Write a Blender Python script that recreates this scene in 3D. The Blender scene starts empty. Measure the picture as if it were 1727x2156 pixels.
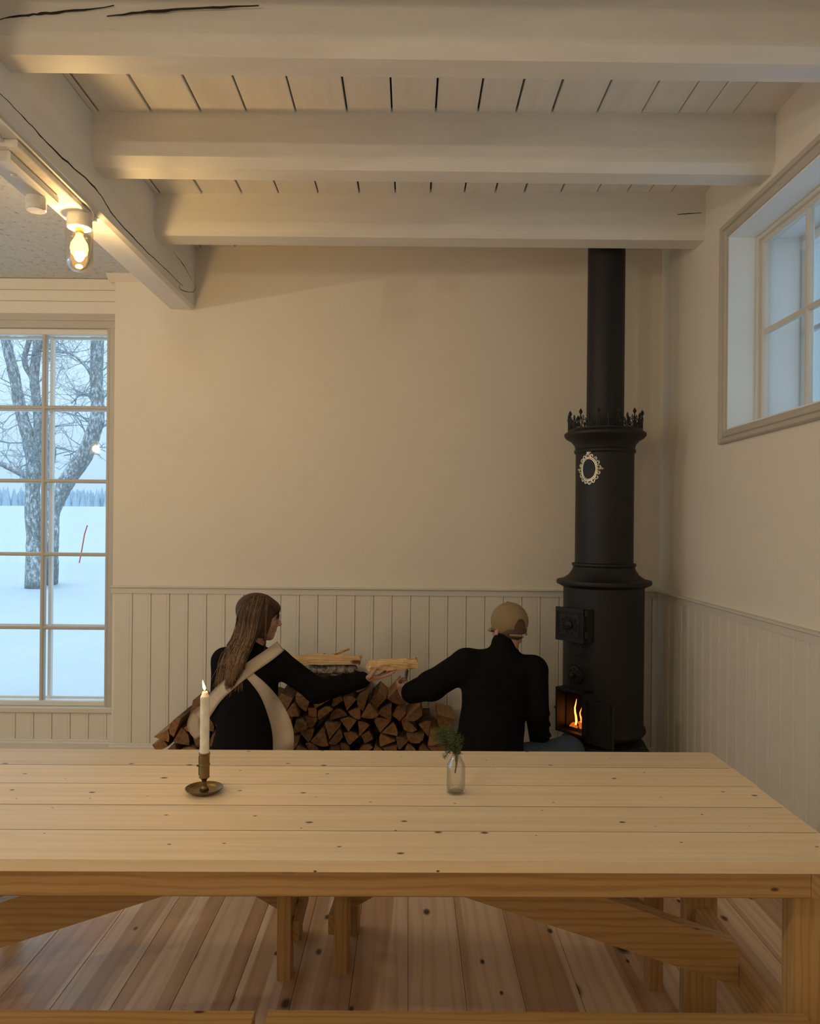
import bpy, math, random
import numpy as np
from mathutils import Vector, Matrix
from mathutils.bvhtree import BVHTree

random.seed(7); np.random.seed(7)
SC = bpy.context.scene
COL = SC.collection
PI = math.pi

# ------------------------------------------------------------------ camera
ROLL, FOC, CX, CY, CAMH = .0091, 1600.0, 862.0, 1105.0, 1.45      # photo frame 1727 x 2156
cd = bpy.data.cameras.new('camera'); cam = bpy.data.objects.new('camera', cd); COL.objects.link(cam)
cd.lens = FOC / 2156 * 36; cd.sensor_width = 36; cd.sensor_fit = 'AUTO'
cd.shift_x = (863.5 - CX) / 2156; cd.shift_y = (CY - 1078) / 2156
cd.clip_start = .05; cd.clip_end = 2000
cam.matrix_world = Matrix.Translation((0, 0, CAMH)) @ Matrix.Rotation(PI/2, 4, 'X') @ Matrix.Rotation(ROLL, 4, 'Z')
SC.camera = cam

# ------------------------------------------------------------------ sky / exposure
world = bpy.data.worlds.new('overcast_sky'); SC.world = world; world.use_nodes = True
bg = world.node_tree.nodes['Background']
bg.inputs[1].default_value = SKY = 1.1
wn, wl = world.node_tree.nodes, world.node_tree.links          # overcast sky: brighter towards the zenith
_tc = wn.new('ShaderNodeTexCoord'); _sx = wn.new('ShaderNodeSeparateXYZ'); wl.new(_tc.outputs['Generated'], _sx.inputs[0])
_rp = wn.new('ShaderNodeValToRGB'); wl.new(_sx.outputs['Z'], _rp.inputs[0])
_rp.color_ramp.elements[0].position = 0; _rp.color_ramp.elements[0].color = (.42, .635, .84, 1)
_rp.color_ramp.elements[1].position = 1; _rp.color_ramp.elements[1].color = (1.15, 1.56, 1.88, 1)
wl.new(_rp.outputs[0], bg.inputs[0])
SC.view_settings.view_transform = 'Standard'; SC.view_settings.look = 'None'
SC.view_settings.gamma = 1; SC.view_settings.use_curve_mapping = False
SC.view_settings.exposure = 0.2
LAMP_POWER = 27.0
LAMP_COL = (1.0, .67, .31)          # amber bulb near the window
LAMP_COL2 = (1.0, .87, .69)         # paler bulbs out of view, most of them added for fill

# ------------------------------------------------------------------ pixel -> place
def ray(px, py):
    dx, dy = px - CX, py - CY
    c, s = math.cos(ROLL), math.sin(ROLL)
    return Vector(((dx*c + dy*s)/FOC, 1.0, (dx*s - dy*c)/FOC))
CAMP = Vector((0, 0, CAMH))
def onY(px, py, Y): return CAMP + ray(px, py) * Y
def onZ(px, py, z): d = ray(px, py); return CAMP + d * ((z - CAMH)/d.z)
def onX(px, py, x): d = ray(px, py); return CAMP + d * (x/d.x)

# ------------------------------------------------------------------ materials
def nt(name):
    m = bpy.data.materials.new(name); m.use_nodes = True
    n = m.node_tree.nodes; l = m.node_tree.links
    return m, n, l, n['Principled BSDF']
def ramp(n, stops):
    r = n.new('ShaderNodeValToRGB'); e = r.color_ramp.elements
    while len(e) < len(stops): e.new(.5)
    for k, (p, c) in enumerate(stops):
        e[k].position = p; e[k].color = (*c, 1) if len(c) == 3 else c
    return r
def srgb(r, g, b):
    f = lambda v: ((v/255+.055)/1.055)**2.4 if v > 10 else v/255/12.92
    return (f(r), f(g), f(b))
def coords(n, l, scale, rnd=True):
    tc = n.new('ShaderNodeTexCoord'); mp = n.new('ShaderNodeMapping')
    mp.inputs['Scale'].default_value = scale
    if rnd:
        oi = n.new('ShaderNodeObjectInfo'); mu = n.new('ShaderNodeMath'); mu.operation = 'MULTIPLY'; mu.inputs[1].default_value = 61.7
        l.new(oi.outputs['Random'], mu.inputs[0])
        ad = n.new('ShaderNodeVectorMath'); ad.operation = 'ADD'
        l.new(tc.outputs['Object'], ad.inputs[0]); l.new(mu.outputs[0], ad.inputs[1]); l.new(ad.outputs[0], mp.inputs[0])
    else: l.new(tc.outputs['Object'], mp.inputs[0])
    return mp.outputs[0]
def noise(n, l, vec, scale, detail=3, rough=.5):
    t = n.new('ShaderNodeTexNoise'); t.inputs['Scale'].default_value = scale
    t.inputs['Detail'].default_value = detail; t.inputs['Roughness'].default_value = rough
    l.new(vec, t.inputs['Vector']); return t.outputs['Fac']
def bump(n, l, h, b, strength=.2, dist=.01):
    bp = n.new('ShaderNodeBump'); bp.inputs['Strength'].default_value = strength; bp.inputs['Distance'].default_value = dist
    l.new(h, bp.inputs['Height']); l.new(bp.outputs[0], b.inputs['Normal'])
def paint(name, col, rough=.55, var=.06, scale=3, bstr=.08, bscale=60, streak=(1,1,1)):
    m, n, l, b = nt(name)
    v = coords(n, l, streak)
    f = noise(n, l, v, scale, 5, .6)
    d = tuple(max(0, c*(1-var)) for c in col); u = tuple(min(1, c*(1+var)) for c in col)
    r = ramp(n, [(.3, d), (.7, u)]); l.new(f, r.inputs[0]); l.new(r.outputs[0], b.inputs['Base Color'])
    b.inputs['Roughness'].default_value = rough
    bump(n, l, noise(n, l, v, bscale, 4), b, bstr, .004)
    return m
def plain(name, col, rough=.5, metal=0, spec=.5):
    m, n, l, b = nt(name)
    v = coords(n, l, (1,1,1)); f = noise(n, l, v, 40, 3)
    r = ramp(n, [(.3, tuple(c*.9 for c in col)), (.7, tuple(min(1,c*1.08) for c in col))])
    l.new(f, r.inputs[0]); l.new(r.outputs[0], b.inputs['Base Color'])
    b.inputs['Roughness'].default_value = rough; b.inputs['Metallic'].default_value = metal
    b.inputs['Specular IOR Level'].default_value = spec
    return m
def pine(name, light, dark, knot, axis, rough=.5, streaks=None, ks=(3.2, 6.0), kth=.06, grain=18, coat=0, kprob=.5, rings=22, ring_col=(.86,.78,.68)):
    """planed softwood: grain along `axis`, round knots, optional broad heartwood streaks"""
    m, n, l, b = nt(name)
    ax = {'x': 0, 'y': 1, 'z': 2}[axis]
    sc = [grain]*3; sc[ax] = .7
    v = coords(n, l, tuple(sc)); base = coords(n, l, (1,1,1))
    f1 = noise(n, l, v, 1.6, 6, .62)
    r = ramp(n, [(.28, dark), (.5, light), (.75, tuple(min(1, c*1.06) for c in light))])
    l.new(f1, r.inputs[0]); colr = r.outputs[0]
    # growth rings: distorted bands drawn out along the grain
    ws = [1.0]*3; ws[ax] = .10
    wv = n.new('ShaderNodeTexWave'); wv.wave_type = 'RINGS'; wv.rings_direction = 'XYZ'[ax]
    wv.inputs['Scale'].default_value = rings; wv.inputs['Distortion'].default_value = 5.0; wv.inputs['Detail'].default_value = 2; wv.inputs['Detail Scale'].default_value = 1.4
    l.new(coords(n, l, tuple(ws)), wv.inputs['Vector'])
    wr = ramp(n, [(.55, (1,1,1)), (.95, ring_col)]); l.new(wv.outputs['Fac'], wr.inputs[0])
    wm = n.new('ShaderNodeMix'); wm.data_type = 'RGBA'; wm.blend_type = 'MULTIPLY'; wm.inputs['Factor'].default_value = 1
    l.new(colr, wm.inputs['A']); l.new(wr.outputs[0], wm.inputs['B']); colr = wm.outputs['Result']
    if streaks:
        ss = [7.5]*3; ss[ax] = .22
        f2 = noise(n, l, coords(n, l, tuple(ss)), 1.0, 1.5, .4)
        rr = ramp(n, [(.485, (0,0,0)), (.505, (1,1,1))]); l.new(f2, rr.inputs[0])
        mx = n.new('ShaderNodeMix'); mx.data_type = 'RGBA'; mx.blend_type = 'MULTIPLY'
        l.new(rr.outputs[0], mx.inputs['Factor']); l.new(colr, mx.inputs['A']); mx.inputs['B'].default_value = (*streaks, 1)
        colr = mx.outputs['Result']
    sk = n.new('ShaderNodeSeparateXYZ'); l.new(base, sk.inputs[0]); o3 = [k for k in range(3) if k != ax]
    sm = n.new('ShaderNodeMath'); l.new(sk.outputs[o3[0]], sm.inputs[0]); l.new(sk.outputs[o3[1]], sm.inputs[1])
    ck = n.new('ShaderNodeCombineXYZ'); l.new(sk.outputs[ax], ck.inputs[0]); l.new(sm.outputs[0], ck.inputs[1])
    mk_ = n.new('ShaderNodeMapping'); mk_.inputs['Scale'].default_value = (ks[0], ks[1], 1); l.new(ck.outputs[0], mk_.inputs[0])
    vo = n.new('ShaderNodeTexVoronoi'); vo.voronoi_dimensions = '2D'; vo.inputs['Scale'].default_value = 1; l.new(mk_.outputs[0], vo.inputs['Vector'])
    kr = ramp(n, [(kth*.45, (1,1,1)), (kth, (0,0,0))]); sep = n.new('ShaderNodeSeparateColor'); l.new(vo.outputs['Color'], sep.inputs[0])
    kz = n.new('ShaderNodeMapRange'); kz.inputs['To Min'].default_value = .6; kz.inputs['To Max'].default_value = 2.4; l.new(sep.outputs[1], kz.inputs['Value'])
    kd = n.new('ShaderNodeMath'); kd.operation = 'MULTIPLY'; l.new(vo.outputs['Distance'], kd.inputs[0]); l.new(kz.outputs[0], kd.inputs[1]); l.new(kd.outputs[0], kr.inputs[0])
    gt = n.new('ShaderNodeMath'); gt.operation = 'LESS_THAN'; gt.inputs[1].default_value = kprob; l.new(sep.outputs[0], gt.inputs[0])
    mu = n.new('ShaderNodeMath'); mu.operation = 'MULTIPLY'; l.new(kr.outputs[0], mu.inputs[0]); l.new(gt.outputs[0], mu.inputs[1])
    mk = n.new('ShaderNodeMix'); mk.data_type = 'RGBA'; l.new(mu.outputs[0], mk.inputs['Factor']); l.new(colr, mk.inputs['A']); mk.inputs['B'].default_value = (*knot, 1)
    oi = n.new('ShaderNodeObjectInfo'); hv = n.new('ShaderNodeHueSaturation')
    mr = n.new('ShaderNodeMapRange'); mr.inputs['To Min'].default_value = .88; mr.inputs['To Max'].default_value = 1.08
    l.new(oi.outputs['Random'], mr.inputs['Value']); l.new(mr.outputs[0], hv.inputs['Value']); l.new(mk.outputs['Result'], hv.inputs['Color'])
    l.new(hv.outputs[0], b.inputs['Base Color'])
    b.inputs['Roughness'].default_value = rough
    b.inputs['Coat Weight'].default_value = coat; b.inputs['Coat Roughness'].default_value = .3
    bump(n, l, f1, b, .08, .002)
    return m
def emis(name, col, strength, mixt=0):
    m, n, l, b = nt(name)
    e = n.new('ShaderNodeEmission'); e.inputs[0].default_value = (*col, 1); e.inputs[1].default_value = strength
    o = n['Material Output']
    if mixt:
        t = n.new('ShaderNodeBsdfTransparent'); mx = n.new('ShaderNodeMixShader'); mx.inputs[0].default_value = mixt
        l.new(e.outputs[0], mx.inputs[1]); l.new(t.outputs[0], mx.inputs[2]); l.new(mx.outputs[0], o.inputs[0])
    else: l.new(e.outputs[0], o.inputs[0])
    return m
def thin_glass(name, tint=(.992,.996,.996), refl=.05, edge=None):
    m, n, l, b = nt(name)
    t = n.new('ShaderNodeBsdfTransparent'); t.inputs[0].default_value = (*tint, 1)
    g = n.new('ShaderNodeBsdfGlossy'); g.inputs['Roughness'].default_value = .02
    lw = n.new('ShaderNodeLayerWeight'); lw.inputs[0].default_value = .35
    mr = n.new('ShaderNodeMapRange'); mr.inputs['To Min'].default_value = refl*.5; mr.inputs['To Max'].default_value = min(1, refl*6)
    l.new(lw.outputs['Fresnel'], mr.inputs['Value'])
    if edge:
        er = ramp(n, [(.55, tint), (.95, edge)]); l.new(lw.outputs['Facing'], er.inputs[0]); l.new(er.outputs[0], t.inputs[0])
    mx = n.new('ShaderNodeMixShader'); l.new(mr.outputs[0], mx.inputs[0]); l.new(t.outputs[0], mx.inputs[1]); l.new(g.outputs[0], mx.inputs[2])
    l.new(mx.outputs[0], n['Material Output'].inputs[0])
    return m

M = {}
M['plaster'] = paint('wall_plaster', (.80, .735, .625), .75, .02, 2, .05, 90)
M['panel'] = paint('panel_paint', (.74, .69, .59), .5, .03, 4, .04, 40)
M['trim'] = paint('trim_paint', (.70, .65, .56), .45, .03, 4, .04, 40)
M['casing'] = paint('casing_paint', (.52, .47, .40), .45, .03, 4, .04, 40)
M['white'] = paint('white_paint', (.76, .74, .69), .45, .03, 4, .05, 40)
M['reveal'] = paint('reveal_paint', (.87, .90, .91), .45, .02, 4, .03, 40)
M['ceil_board'] = paint('ceiling_board_paint', (.84, .82, .78), .5, .05, 5, .08, 30, (3,.4,3))
M['beam'] = paint('beam_paint', (.82, .80, .745), .5, .05, 4, .12, 30, (.6,3,3))
M['beam_y'] = paint('long_beam_paint', (.82, .81, .77), .5, .05, 4, .12, 30, (3,.6,3))
M['dark'] = plain('dark_gap', (.02,.018,.015), .9)
M['crack'] = plain('crack_shadow', (.03,.025,.02), .95)
M['table_x'] = pine('table_pine', (.86,.68,.45), (.79,.60,.375), (.10,.045,.018), 'x', .45, ks=(5,8.5), kth=.040, kprob=.85, rings=14, ring_col=(.965,.935,.89))
M['frame_x'] = pine('frame_pine_x', (.50,.305,.118), (.40,.23,.082), (.10,.045,.018), 'x', .45, ks=(4,9), kth=.09)
M['frame_y'] = pine('frame_pine_y', (.50,.305,.118), (.40,.23,.082), (.10,.045,.018), 'y', .45, ks=(4,9), kth=.09)
M['frame_z'] = pine('frame_pine_z', (.50,.305,.118), (.40,.23,.082), (.10,.045,.018), 'z', .45, ks=(4,9), kth=.09)
M['floor'] = pine('floor_pine', (.82,.62,.43), (.72,.525,.355), (.075,.036,.018), 'y', .38, streaks=(.74,.62,.53), ks=(3.2,6.0), kth=.11, grain=12, coat=.12, kprob=.6, rings=10, ring_col=(.90,.85,.80))
M['joint'] = plain('dark_joint', (.15,.085,.04), .9)  # shade of the plank gaps put into a dark colour
M['glass'] = thin_glass('window_glass')
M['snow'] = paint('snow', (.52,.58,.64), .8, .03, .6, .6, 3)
M['jar'] = thin_glass('jar_glass', (.99,.93,.76), .10, (.85,.58,.20))
M['bottle'] = thin_glass('bottle_glass', (.975,.98,.975), .08, (.72,.73,.71))
M['iron'] = plain('black_iron', (.013,.013,.0135), .5, .0, .35)
M['iron2'] = plain('door_iron', (.022,.021,.02), .45, .3, .4)
M['pewter'] = plain('pewter', (.92,.84,.70), .42, 1)
M['brass'] = plain('aged_brass', (.23,.16,.065), .36, 1)
M['ceramic'] = plain('white_ceramic', (.80,.76,.68), .3)
M['steel'] = plain('steel', (.6,.58,.55), .3, 1)
M['wax'] = plain('candle_wax', (.86,.80,.68), .5)
M['wax'].node_tree.nodes['Principled BSDF'].inputs['Subsurface Weight'].default_value = .25
M['wax'].node_tree.nodes['Principled BSDF'].inputs['Subsurface Radius'].default_value = (.02,.012,.006)
M['skin'] = plain('skin', (.50,.27,.19), .5)
M['knit'] = plain('black_knit', (.0075,.007,.0075), .95, 0, .08)
M['jeans'] = plain('blue_denim', (.07,.10,.14), .9, 0, .1)
M['linen'] = paint('beige_linen', (.60,.49,.36), .85, .06, 20, .25, 300)
M['cap'] = paint('khaki_cotton', (.28,.20,.10), .85, .05, 20, .2, 300)
def hair_mat(name, d, li):
    m, n, l, b = nt(name)
    v = coords(n, l, (70,70,5), False); f = noise(n, l, v, 1.6, 4, .6)
    r = ramp(n, [(.3, d), (.7, li)]); l.new(f, r.inputs[0]); l.new(r.outputs[0], b.inputs['Base Color'])
    b.inputs['Roughness'].default_value = .65; b.inputs['Specular IOR Level'].default_value = .25; bump(n, l, f, b, .7, .006); return m
M['hair1'] = hair_mat('brown_hair', (.035,.018,.010), (.12,.065,.034))
M['hair2'] = plain('dark_hair', (.045,.024,.014), .45)
M['hair4'] = plain('short_brown_hair', (.10,.06,.038), .7)
M['hair3'] = plain('blond_hair', (.27,.165,.085), .45)
M['eye'] = plain('eye_dark', (.02,.015,.012), .15)
M['stem'] = plain('brown_stem', (.06,.03,.02), .8)
M['needle'] = plain('juniper_green', (.075,.10,.025), .7)

# firewood
def end_grain():
    m, n, l, b = nt('split_end_grain')
    v = coords(n, l, (1,.15,1)); f = noise(n, l, v, 45, 4, .6)
    r = ramp(n, [(.25, (.15,.065,.022)), (.55, (.31,.155,.058)), (.8, (.40,.22,.09))]); l.new(f, r.inputs[0])
    oi = n.new('ShaderNodeObjectInfo'); hv = n.new('ShaderNodeHueSaturation'); mr = n.new('ShaderNodeMapRange')
    mr.inputs['To Min'].default_value = .6; mr.inputs['To Max'].default_value = 1.15
    l.new(oi.outputs['Random'], mr.inputs['Value']); l.new(mr.outputs[0], hv.inputs['Value']); l.new(r.outputs[0], hv.inputs['Color'])
    l.new(hv.outputs[0], b.inputs['Base Color']); b.inputs['Roughness'].default_value = .85
    bump(n, l, f, b, .4, .004); return m
M['endgrain'] = end_grain()
M['splitface'] = pine('split_face', (.34,.19,.08), (.19,.095,.038), (.10,.05,.02), 'y', .8, grain=40)
M['pale_split'] = pine('pale_split_wood', (.74,.50,.25), (.44,.25,.095), (.12,.05,.02), 'x', .75, grain=42, ks=(3,6), kth=.09)
def bark(name, dark, light, thr=.55):
    m, n, l, b = nt(name)
    v = coords(n, l, (30,6,30)); f = noise(n, l, v, 1, 6, .7)
    r = ramp(n, [(thr-.12, dark), (thr+.08, light)]); l.new(f, r.inputs[0]); l.new(r.outputs[0], b.inputs['Base Color'])
    b.inputs['Roughness'].default_value = .9; bump(n, l, f, b, .6, .01); return m
M['bark'] = bark('log_bark', (.05,.03,.02), (.15,.095,.06))
M['birch'] = bark('birch_bark', (.05,.035,.025), (.42,.35,.27), .52)
def snowy_bark():
    m, n, l, b = nt('snowy_bark')
    v = coords(n, l, (1,1,.45)); f = noise(n, l, v, 24, 6, .7)
    g = n.new('ShaderNodeNewGeometry'); sx = n.new('ShaderNodeSeparateXYZ'); l.new(g.outputs['Normal'], sx.inputs[0])
    ma = n.new('ShaderNodeMath'); ma.operation = 'MULTIPLY_ADD'; ma.inputs[1].default_value = .16
    l.new(sx.outputs['Z'], ma.inputs[0]); l.new(f, ma.inputs[2])
    r = ramp(n, [(.42, (.22,.23,.22)), (.54, (.40,.43,.44)), (.63, (.80,.84,.88))]); l.new(ma.outputs[0], r.inputs[0])
    l.new(r.outputs[0], b.inputs['Base Color']); b.inputs['Roughness'].default_value = .9
    bump(n, l, f, b, .8, .04); return m
M['snowbark'] = snowy_bark()
M['twig'] = plain('frosted_twig', (.34,.37,.39), .9)
M['forest'] = paint('snowy_spruce', (.44,.55,.64), .9, .10, .15, .1, 2)  # distance haze put into the colour of the snow-dusted trees
M['stake'] = plain('red_stake', (.50,.05,.03), .6)
def stucco():
    m, n, l, b = nt('rough_ceiling_plaster')
    v = coords(n, l, (1,1,1), False); f = noise(n, l, v, 26, 8, .75)
    r = ramp(n, [(.34, (.36,.35,.33)), (.42, (.80,.81,.80)), (.6, (.86,.87,.86))]); l.new(f, r.inputs[0])
    l.new(r.outputs[0], b.inputs['Base Color']); b.inputs['Roughness'].default_value = .85
    bump(n, l, f, b, .9, .02); return m
M['stucco'] = stucco()

# ------------------------------------------------------------------ mesh building
class MB:
    def __init__(s): s.v = []; s.f = []; s.m = []
    def add(s, vs, fs, mi=0):
        o = len(s.v); s.v += [tuple(p) for p in vs]; s.f += [tuple(i+o for i in f) for f in fs]; s.m += [mi]*len(fs); return s
    def box(s, x0, x1, y0, y1, z0, z1, mi=0):
        vs = [(x,y,z) for x in (x0,x1) for y in (y0,y1) for z in (z0,z1)]
        return s.add(vs, [(0,1,3,2),(4,6,7,5),(0,4,5,1),(2,3,7,6),(0,2,6,4),(1,5,7,3)], mi)
    def cbox(s, axis, x0, x1, y0, y1, z0, z1, c=.003, mi=0):
        """box with its four long edges chamfered"""
        r = {'x': ((x0,x1),(y0,y1),(z0,z1)), 'y': ((y0,y1),(x0,x1),(z0,z1)), 'z': ((z0,z1),(x0,x1),(y0,y1))}[axis]
        (a0,a1),(b0,b1),(c0,c1) = r
        poly = [(b0+c,c0),(b1-c,c0),(b1,c0+c),(b1,c1-c),(b1-c,c1),(b0+c,c1),(b0,c1-c),(b0,c0+c)]
        f = {'x': lambda a,p: (a,p[0],p[1]), 'y': lambda a,p: (p[0],a,p[1]), 'z': lambda a,p: (p[0],p[1],a)}[axis]
        return s.ext([f(a0,p) for p in poly], [f(a1,p) for p in poly], mi)
    def ext(s, A, B, mi=0, caps=(None,None)):
        n = len(A); o = len(s.v)
        s.v += [tuple(p) for p in A] + [tuple(p) for p in B]
        for i in range(n): s.f.append((o+i, o+(i+1)%n, o+n+(i+1)%n, o+n+i)); s.m.append(mi)
        s.f.append(tuple(o+i for i in range(n-1,-1,-1))); s.m.append(mi if caps[0] is None else caps[0])
        s.f.append(tuple(o+n+i for i in range(n))); s.m.append(mi if caps[1] is None else caps[1])
        return s
    def lathe(s, prof, seg=32, c=(0,0,0), mi=0, skip=None, closed=True):
        o = len(s.v); n = len(prof)
        for r, z in prof:
            for k in range(seg):
                a = 2*PI*k/seg; s.v.append((c[0]+r*math.cos(a), c[1]+r*math.sin(a), c[2]+z))
        for i in range(n-1):
            for k in range(seg):
                if skip and skip(i, k): continue
                k2 = (k+1) % seg
                s.f.append((o+i*seg+k, o+i*seg+k2, o+(i+1)*seg+k2, o+(i+1)*seg+k)); s.m.append(mi)
        if closed:
            s.f.append(tuple(o+k for k in range(seg-1,-1,-1))); s.m.append(mi)
            s.f.append(tuple(o+(n-1)*seg+k for k in range(seg))); s.m.append(mi)
        return s
    def tube(s, path, rad, n=8, mi=0, flat=None):
        P = [Vector(p) for p in path]; R = rad if isinstance(rad, (list, tuple)) else [rad]*len(P)
        o = len(s.v); up = Vector((0,0,1)); prev = None
        for i, p in enumerate(P):
            t = (P[min(i+1,len(P)-1)] - P[max(i-1,0)])
            t = t.normalized() if t.length > 1e-9 else Vector((0,0,1))
            if prev is None:
                a = t.cross(up if abs(t.z) < .9 else Vector((1,0,0))).normalized()
            else:
                a = (prev - t*prev.dot(t)); a = a.normalized() if a.length > 1e-6 else t.orthogonal().normalized()
            prev = a; b = t.cross(a)
            for k in range(n):
                an = 2*PI*k/n; s.v.append(tuple(p + (a*math.cos(an) + b*math.sin(an))*R[i]))
        for i in range(len(P)-1):
            for k in range(n):
                k2 = (k+1) % n
                s.f.append((o+i*n+k, o+i*n+k2, o+(i+1)*n+k2, o+(i+1)*n+k)); s.m.append(mi)
        s.f.append(tuple(o+k for k in range(n-1,-1,-1))); s.m.append(mi)
        s.f.append(tuple(o+(len(P)-1)*n+k for k in range(n))); s.m.append(mi)
        return s
    def build(s, name, mats, parent=None, smooth=False, loc=None, rot=None, auto=None):
        me = bpy.data.meshes.new(name); me.from_pydata(s.v, [], s.f)
        mats = mats if isinstance(mats, (list, tuple)) else [mats]
        for m in mats: me.materials.append(m)
        if len(mats) > 1: me.polygons.foreach_set('material_index', s.m)
        me.update()
        if smooth or auto is not None:
            me.polygons.foreach_set('use_smooth', [True]*len(me.polygons))
            if auto is not None:
                import bmesh
                bm = bmesh.new(); bm.from_mesh(me)
                for e in bm.edges:
                    if len(e.link_faces) == 2 and e.calc_face_angle(0) > auto: e.smooth = False
                bm.to_mesh(me); bm.free()
        o = bpy.data.objects.new(name, me); COL.objects.link(o)
        if parent: o.parent = parent
        if loc is not None: o.location = loc
        if rot is not None: o.rotation_euler = rot
        return o
def inst(src, parent, loc, rot=None):
    o = src.copy(); COL.objects.link(o); o.parent = parent; o.location = loc
    if rot is not None: o.rotation_euler = rot
    return o
def thing(name, label, cat, loc=(0,0,0), rot=(0,0,0), group=None):
    o = bpy.data.objects.new(name, None); COL.objects.link(o); o.location = loc; o.rotation_euler = rot
    o.empty_display_size = .1; return tag(o, label, cat, group)
def tag(o, label, cat, group=None, kind=None):
    o['label'] = label; o['category'] = cat
    if group: o['group'] = group
    if kind: o['kind'] = kind
    return o
def struct(o, label, cat):
    o['kind'] = 'structure'; o['label'] = label; o['category'] = cat; return o
def catmull(pts, n=6):
    P = [Vector(p) for p in pts]; P = [P[0]*2-P[1]] + P + [P[-1]*2-P[-2]]; out = []
    for i in range(1, len(P)-2):
        for k in range(n):
            t = k/n; a,b,c,d = P[i-1:i+3]
            out.append(.5*((2*b)+(c-a)*t+(2*a-5*b+4*c-d)*t*t+(3*b-a-3*c+d)*t**3))
    out.append(P[-2]); return out

# ================================================================== STRUCTURE
XL, XR, YB, YW, YF = -5.5, 1.54, 4.67, 4.74, -3.2       # left wall, right wall, back wall, window wall, wall behind camera
XS = -1.82                                              # where the panelled back wall ends beside the tall window
zc = lambda x: 3.174 + .024*x                           # board ceiling follows the slightly tilted old beams

# floor
floor = struct(MB().box(XL-.2, XR+.1, YF-.2, YW+.1, -.12, -.028).build('floor', M['dark']), 'wide pine plank floor with knots', 'floor')
FW = .1775
fb = None; x = -5.49 
k0 = -1.056 - 25*FW
xs = [k0 + i*FW for i in range(60) if k0 + i*FW > XL-.1 and k0 + i*FW < XR]
for xx in xs:
    if fb is None:
        fb = MB().cbox('y', .0006, FW-.0006, YF, YW, -.028, 0, .0012).build('floor_plank', M['floor'], floor, loc=(xx,0,0))
    else: inst(fb, floor, (xx,0,0))

# ceiling over the near room: boards + beams
ceil = struct(MB().box(-1.5, XR+.5, YF-.2, YB+.3, 3.26, 3.36).build('ceiling', M['dark']), 'white painted board ceiling on exposed beams', 'ceiling')
seams = [-1.33, -1.30, -1.084, -.88, -.692, -.488, -.276, -.088, .094, .272, .432, .584, .776, .964, 1.124, 1.24, 1.356, 1.545]
for a, b in zip(seams[:-1], seams[1:]):
    g = random.uniform(.003, .0055)
    if b > 1.2: g = .002
    w = b - a - 2*g; xm = (a+b)/2
    MB().cbox('y', -w/2, w/2, YF, YB, 0, .05, .002).build('ceiling_board', M['ceil_board'], ceil, loc=(xm, 0, zc(xm)+random.uniform(0,.003)))
def cross_beam(yl, yr, wid, c, zbl, zbr):
    def sec(x, y, zb):
        zt = zc(x) + .02
        return [(x,y,zt),(x,y,zb+c),(x,y+c,zb),(x,y+wid-c,zb),(x,y+wid,zb+c),(x,y+wid,zt)]
    return MB().ext(sec(-1.334, yl, zbl), sec(XR, yr, zbr)).build('beam', M['beam'], ceil)
zb = lambda x: 2.945 + .012*x
b3 = cross_beam(3.915, 3.985, .16, .018, 2.935, 2.962)
b2 = cross_beam(3.136, 3.225, .17, .034, zb(-1.316), zb(XR))
b1 = cross_beam(2.372, 2.445, .17, .036, zb(-1.316), zb(XR))
for yy in (1.60, .84, .08, -.68, -1.44, -2.2): cross_beam(yy, yy+.07, .17, .034, zb(-1.316), zb(XR))
# long beam
lb = MB()
A = [(-1.486,YF,3.26),(-1.486,YF,2.775),(-1.478,YF,2.762),(-1.346,YF,2.757),(-1.330,YF,2.772),(-1.326,YF,3.26)]
lb.ext(A, [(x,YB,z) for x,y,z in A]).build('long_beam', M['beam_y'], ceil)
def crack(pts, w, parent, nrm, name='crack'):
    """dark split in a beam face: thin sliver following the drawn line"""
    P = [Vector(p) for p in pts]; n = Vector(nrm); mb = MB(); A = []; B = []
    L = len(P)
    for i, p in enumerate(P):
        t = (P[min(i+1,L-1)]-P[max(i-1,0)]).normalized(); sde = t.cross(n).normalized()
        ww = w*(.25+.75*math.sin(PI*min(max(i/(L-1), .04), .96)))*random.uniform(.6,1.3)*.5
        A.append(p+sde*ww+n*.0006); B.append(p-sde*ww+n*.0006)
    vs = A+B; fs = [(i,i+1,L+i+1,L+i) for i in range(L-1)]
    # sides back into the wood
    vs2 = vs + [v - n*.003 for v in vs]
    fs += [(i, 2*L+i, 2*L+i+1, i+1) for i in range(L-1)] + [(L+i, L+i+1, 3*L+i+1, 3*L+i) for i in range(L-1)]
    return mb.add(vs2, fs).build(name, M['crack'], parent)
def wob(pts, n, amp, ax):
    out = catmull(pts, n); return [Vector((p.x + (random.uniform(-amp,amp) if 'x' in ax else 0), p.y + (random.uniform(-amp,amp) if 'y' in ax else 0), p.z + (random.uniform(-amp,amp) if 'z' in ax else 0))) for p in out]
crack(wob([onX(*p,-1.329) for p in [(0,195),(60,258),(120,322),(200,395),(240,455),(300,520),(385,602)]], 7, .003, 'z'), .0065, ceil, (1,0,0))
crack(wob([onX(*p,-1.329) for p in [(365,530),(388,560),(404,590)]], 5, .002, 'z'), .006, ceil, (1,0,0))
crack(wob([onX(*p,-1.329) for p in [(378,598),(381,610),(408,614),(412,590)]], 3, .001, 'z'), .004, ceil, (1,0,0))
crack(wob([onY(*p,2.374) for p in [(225,33),(330,23),(430,17),(545,10)]], 6, .002, 'z'), .007, ceil, (0,-1,0))
crack(wob([onY(*p,2.372) for p in [(0,40),(60,31),(120,26),(240,12)]], 6, .002, 'z'), .006, ceil, (0,-1,0))
crack(wob([onY(*p,3.982) for p in [(1360,454),(1420,452),(1478,448)]], 6, .001, 'z'), .005, ceil, (0,-1,0))
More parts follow.
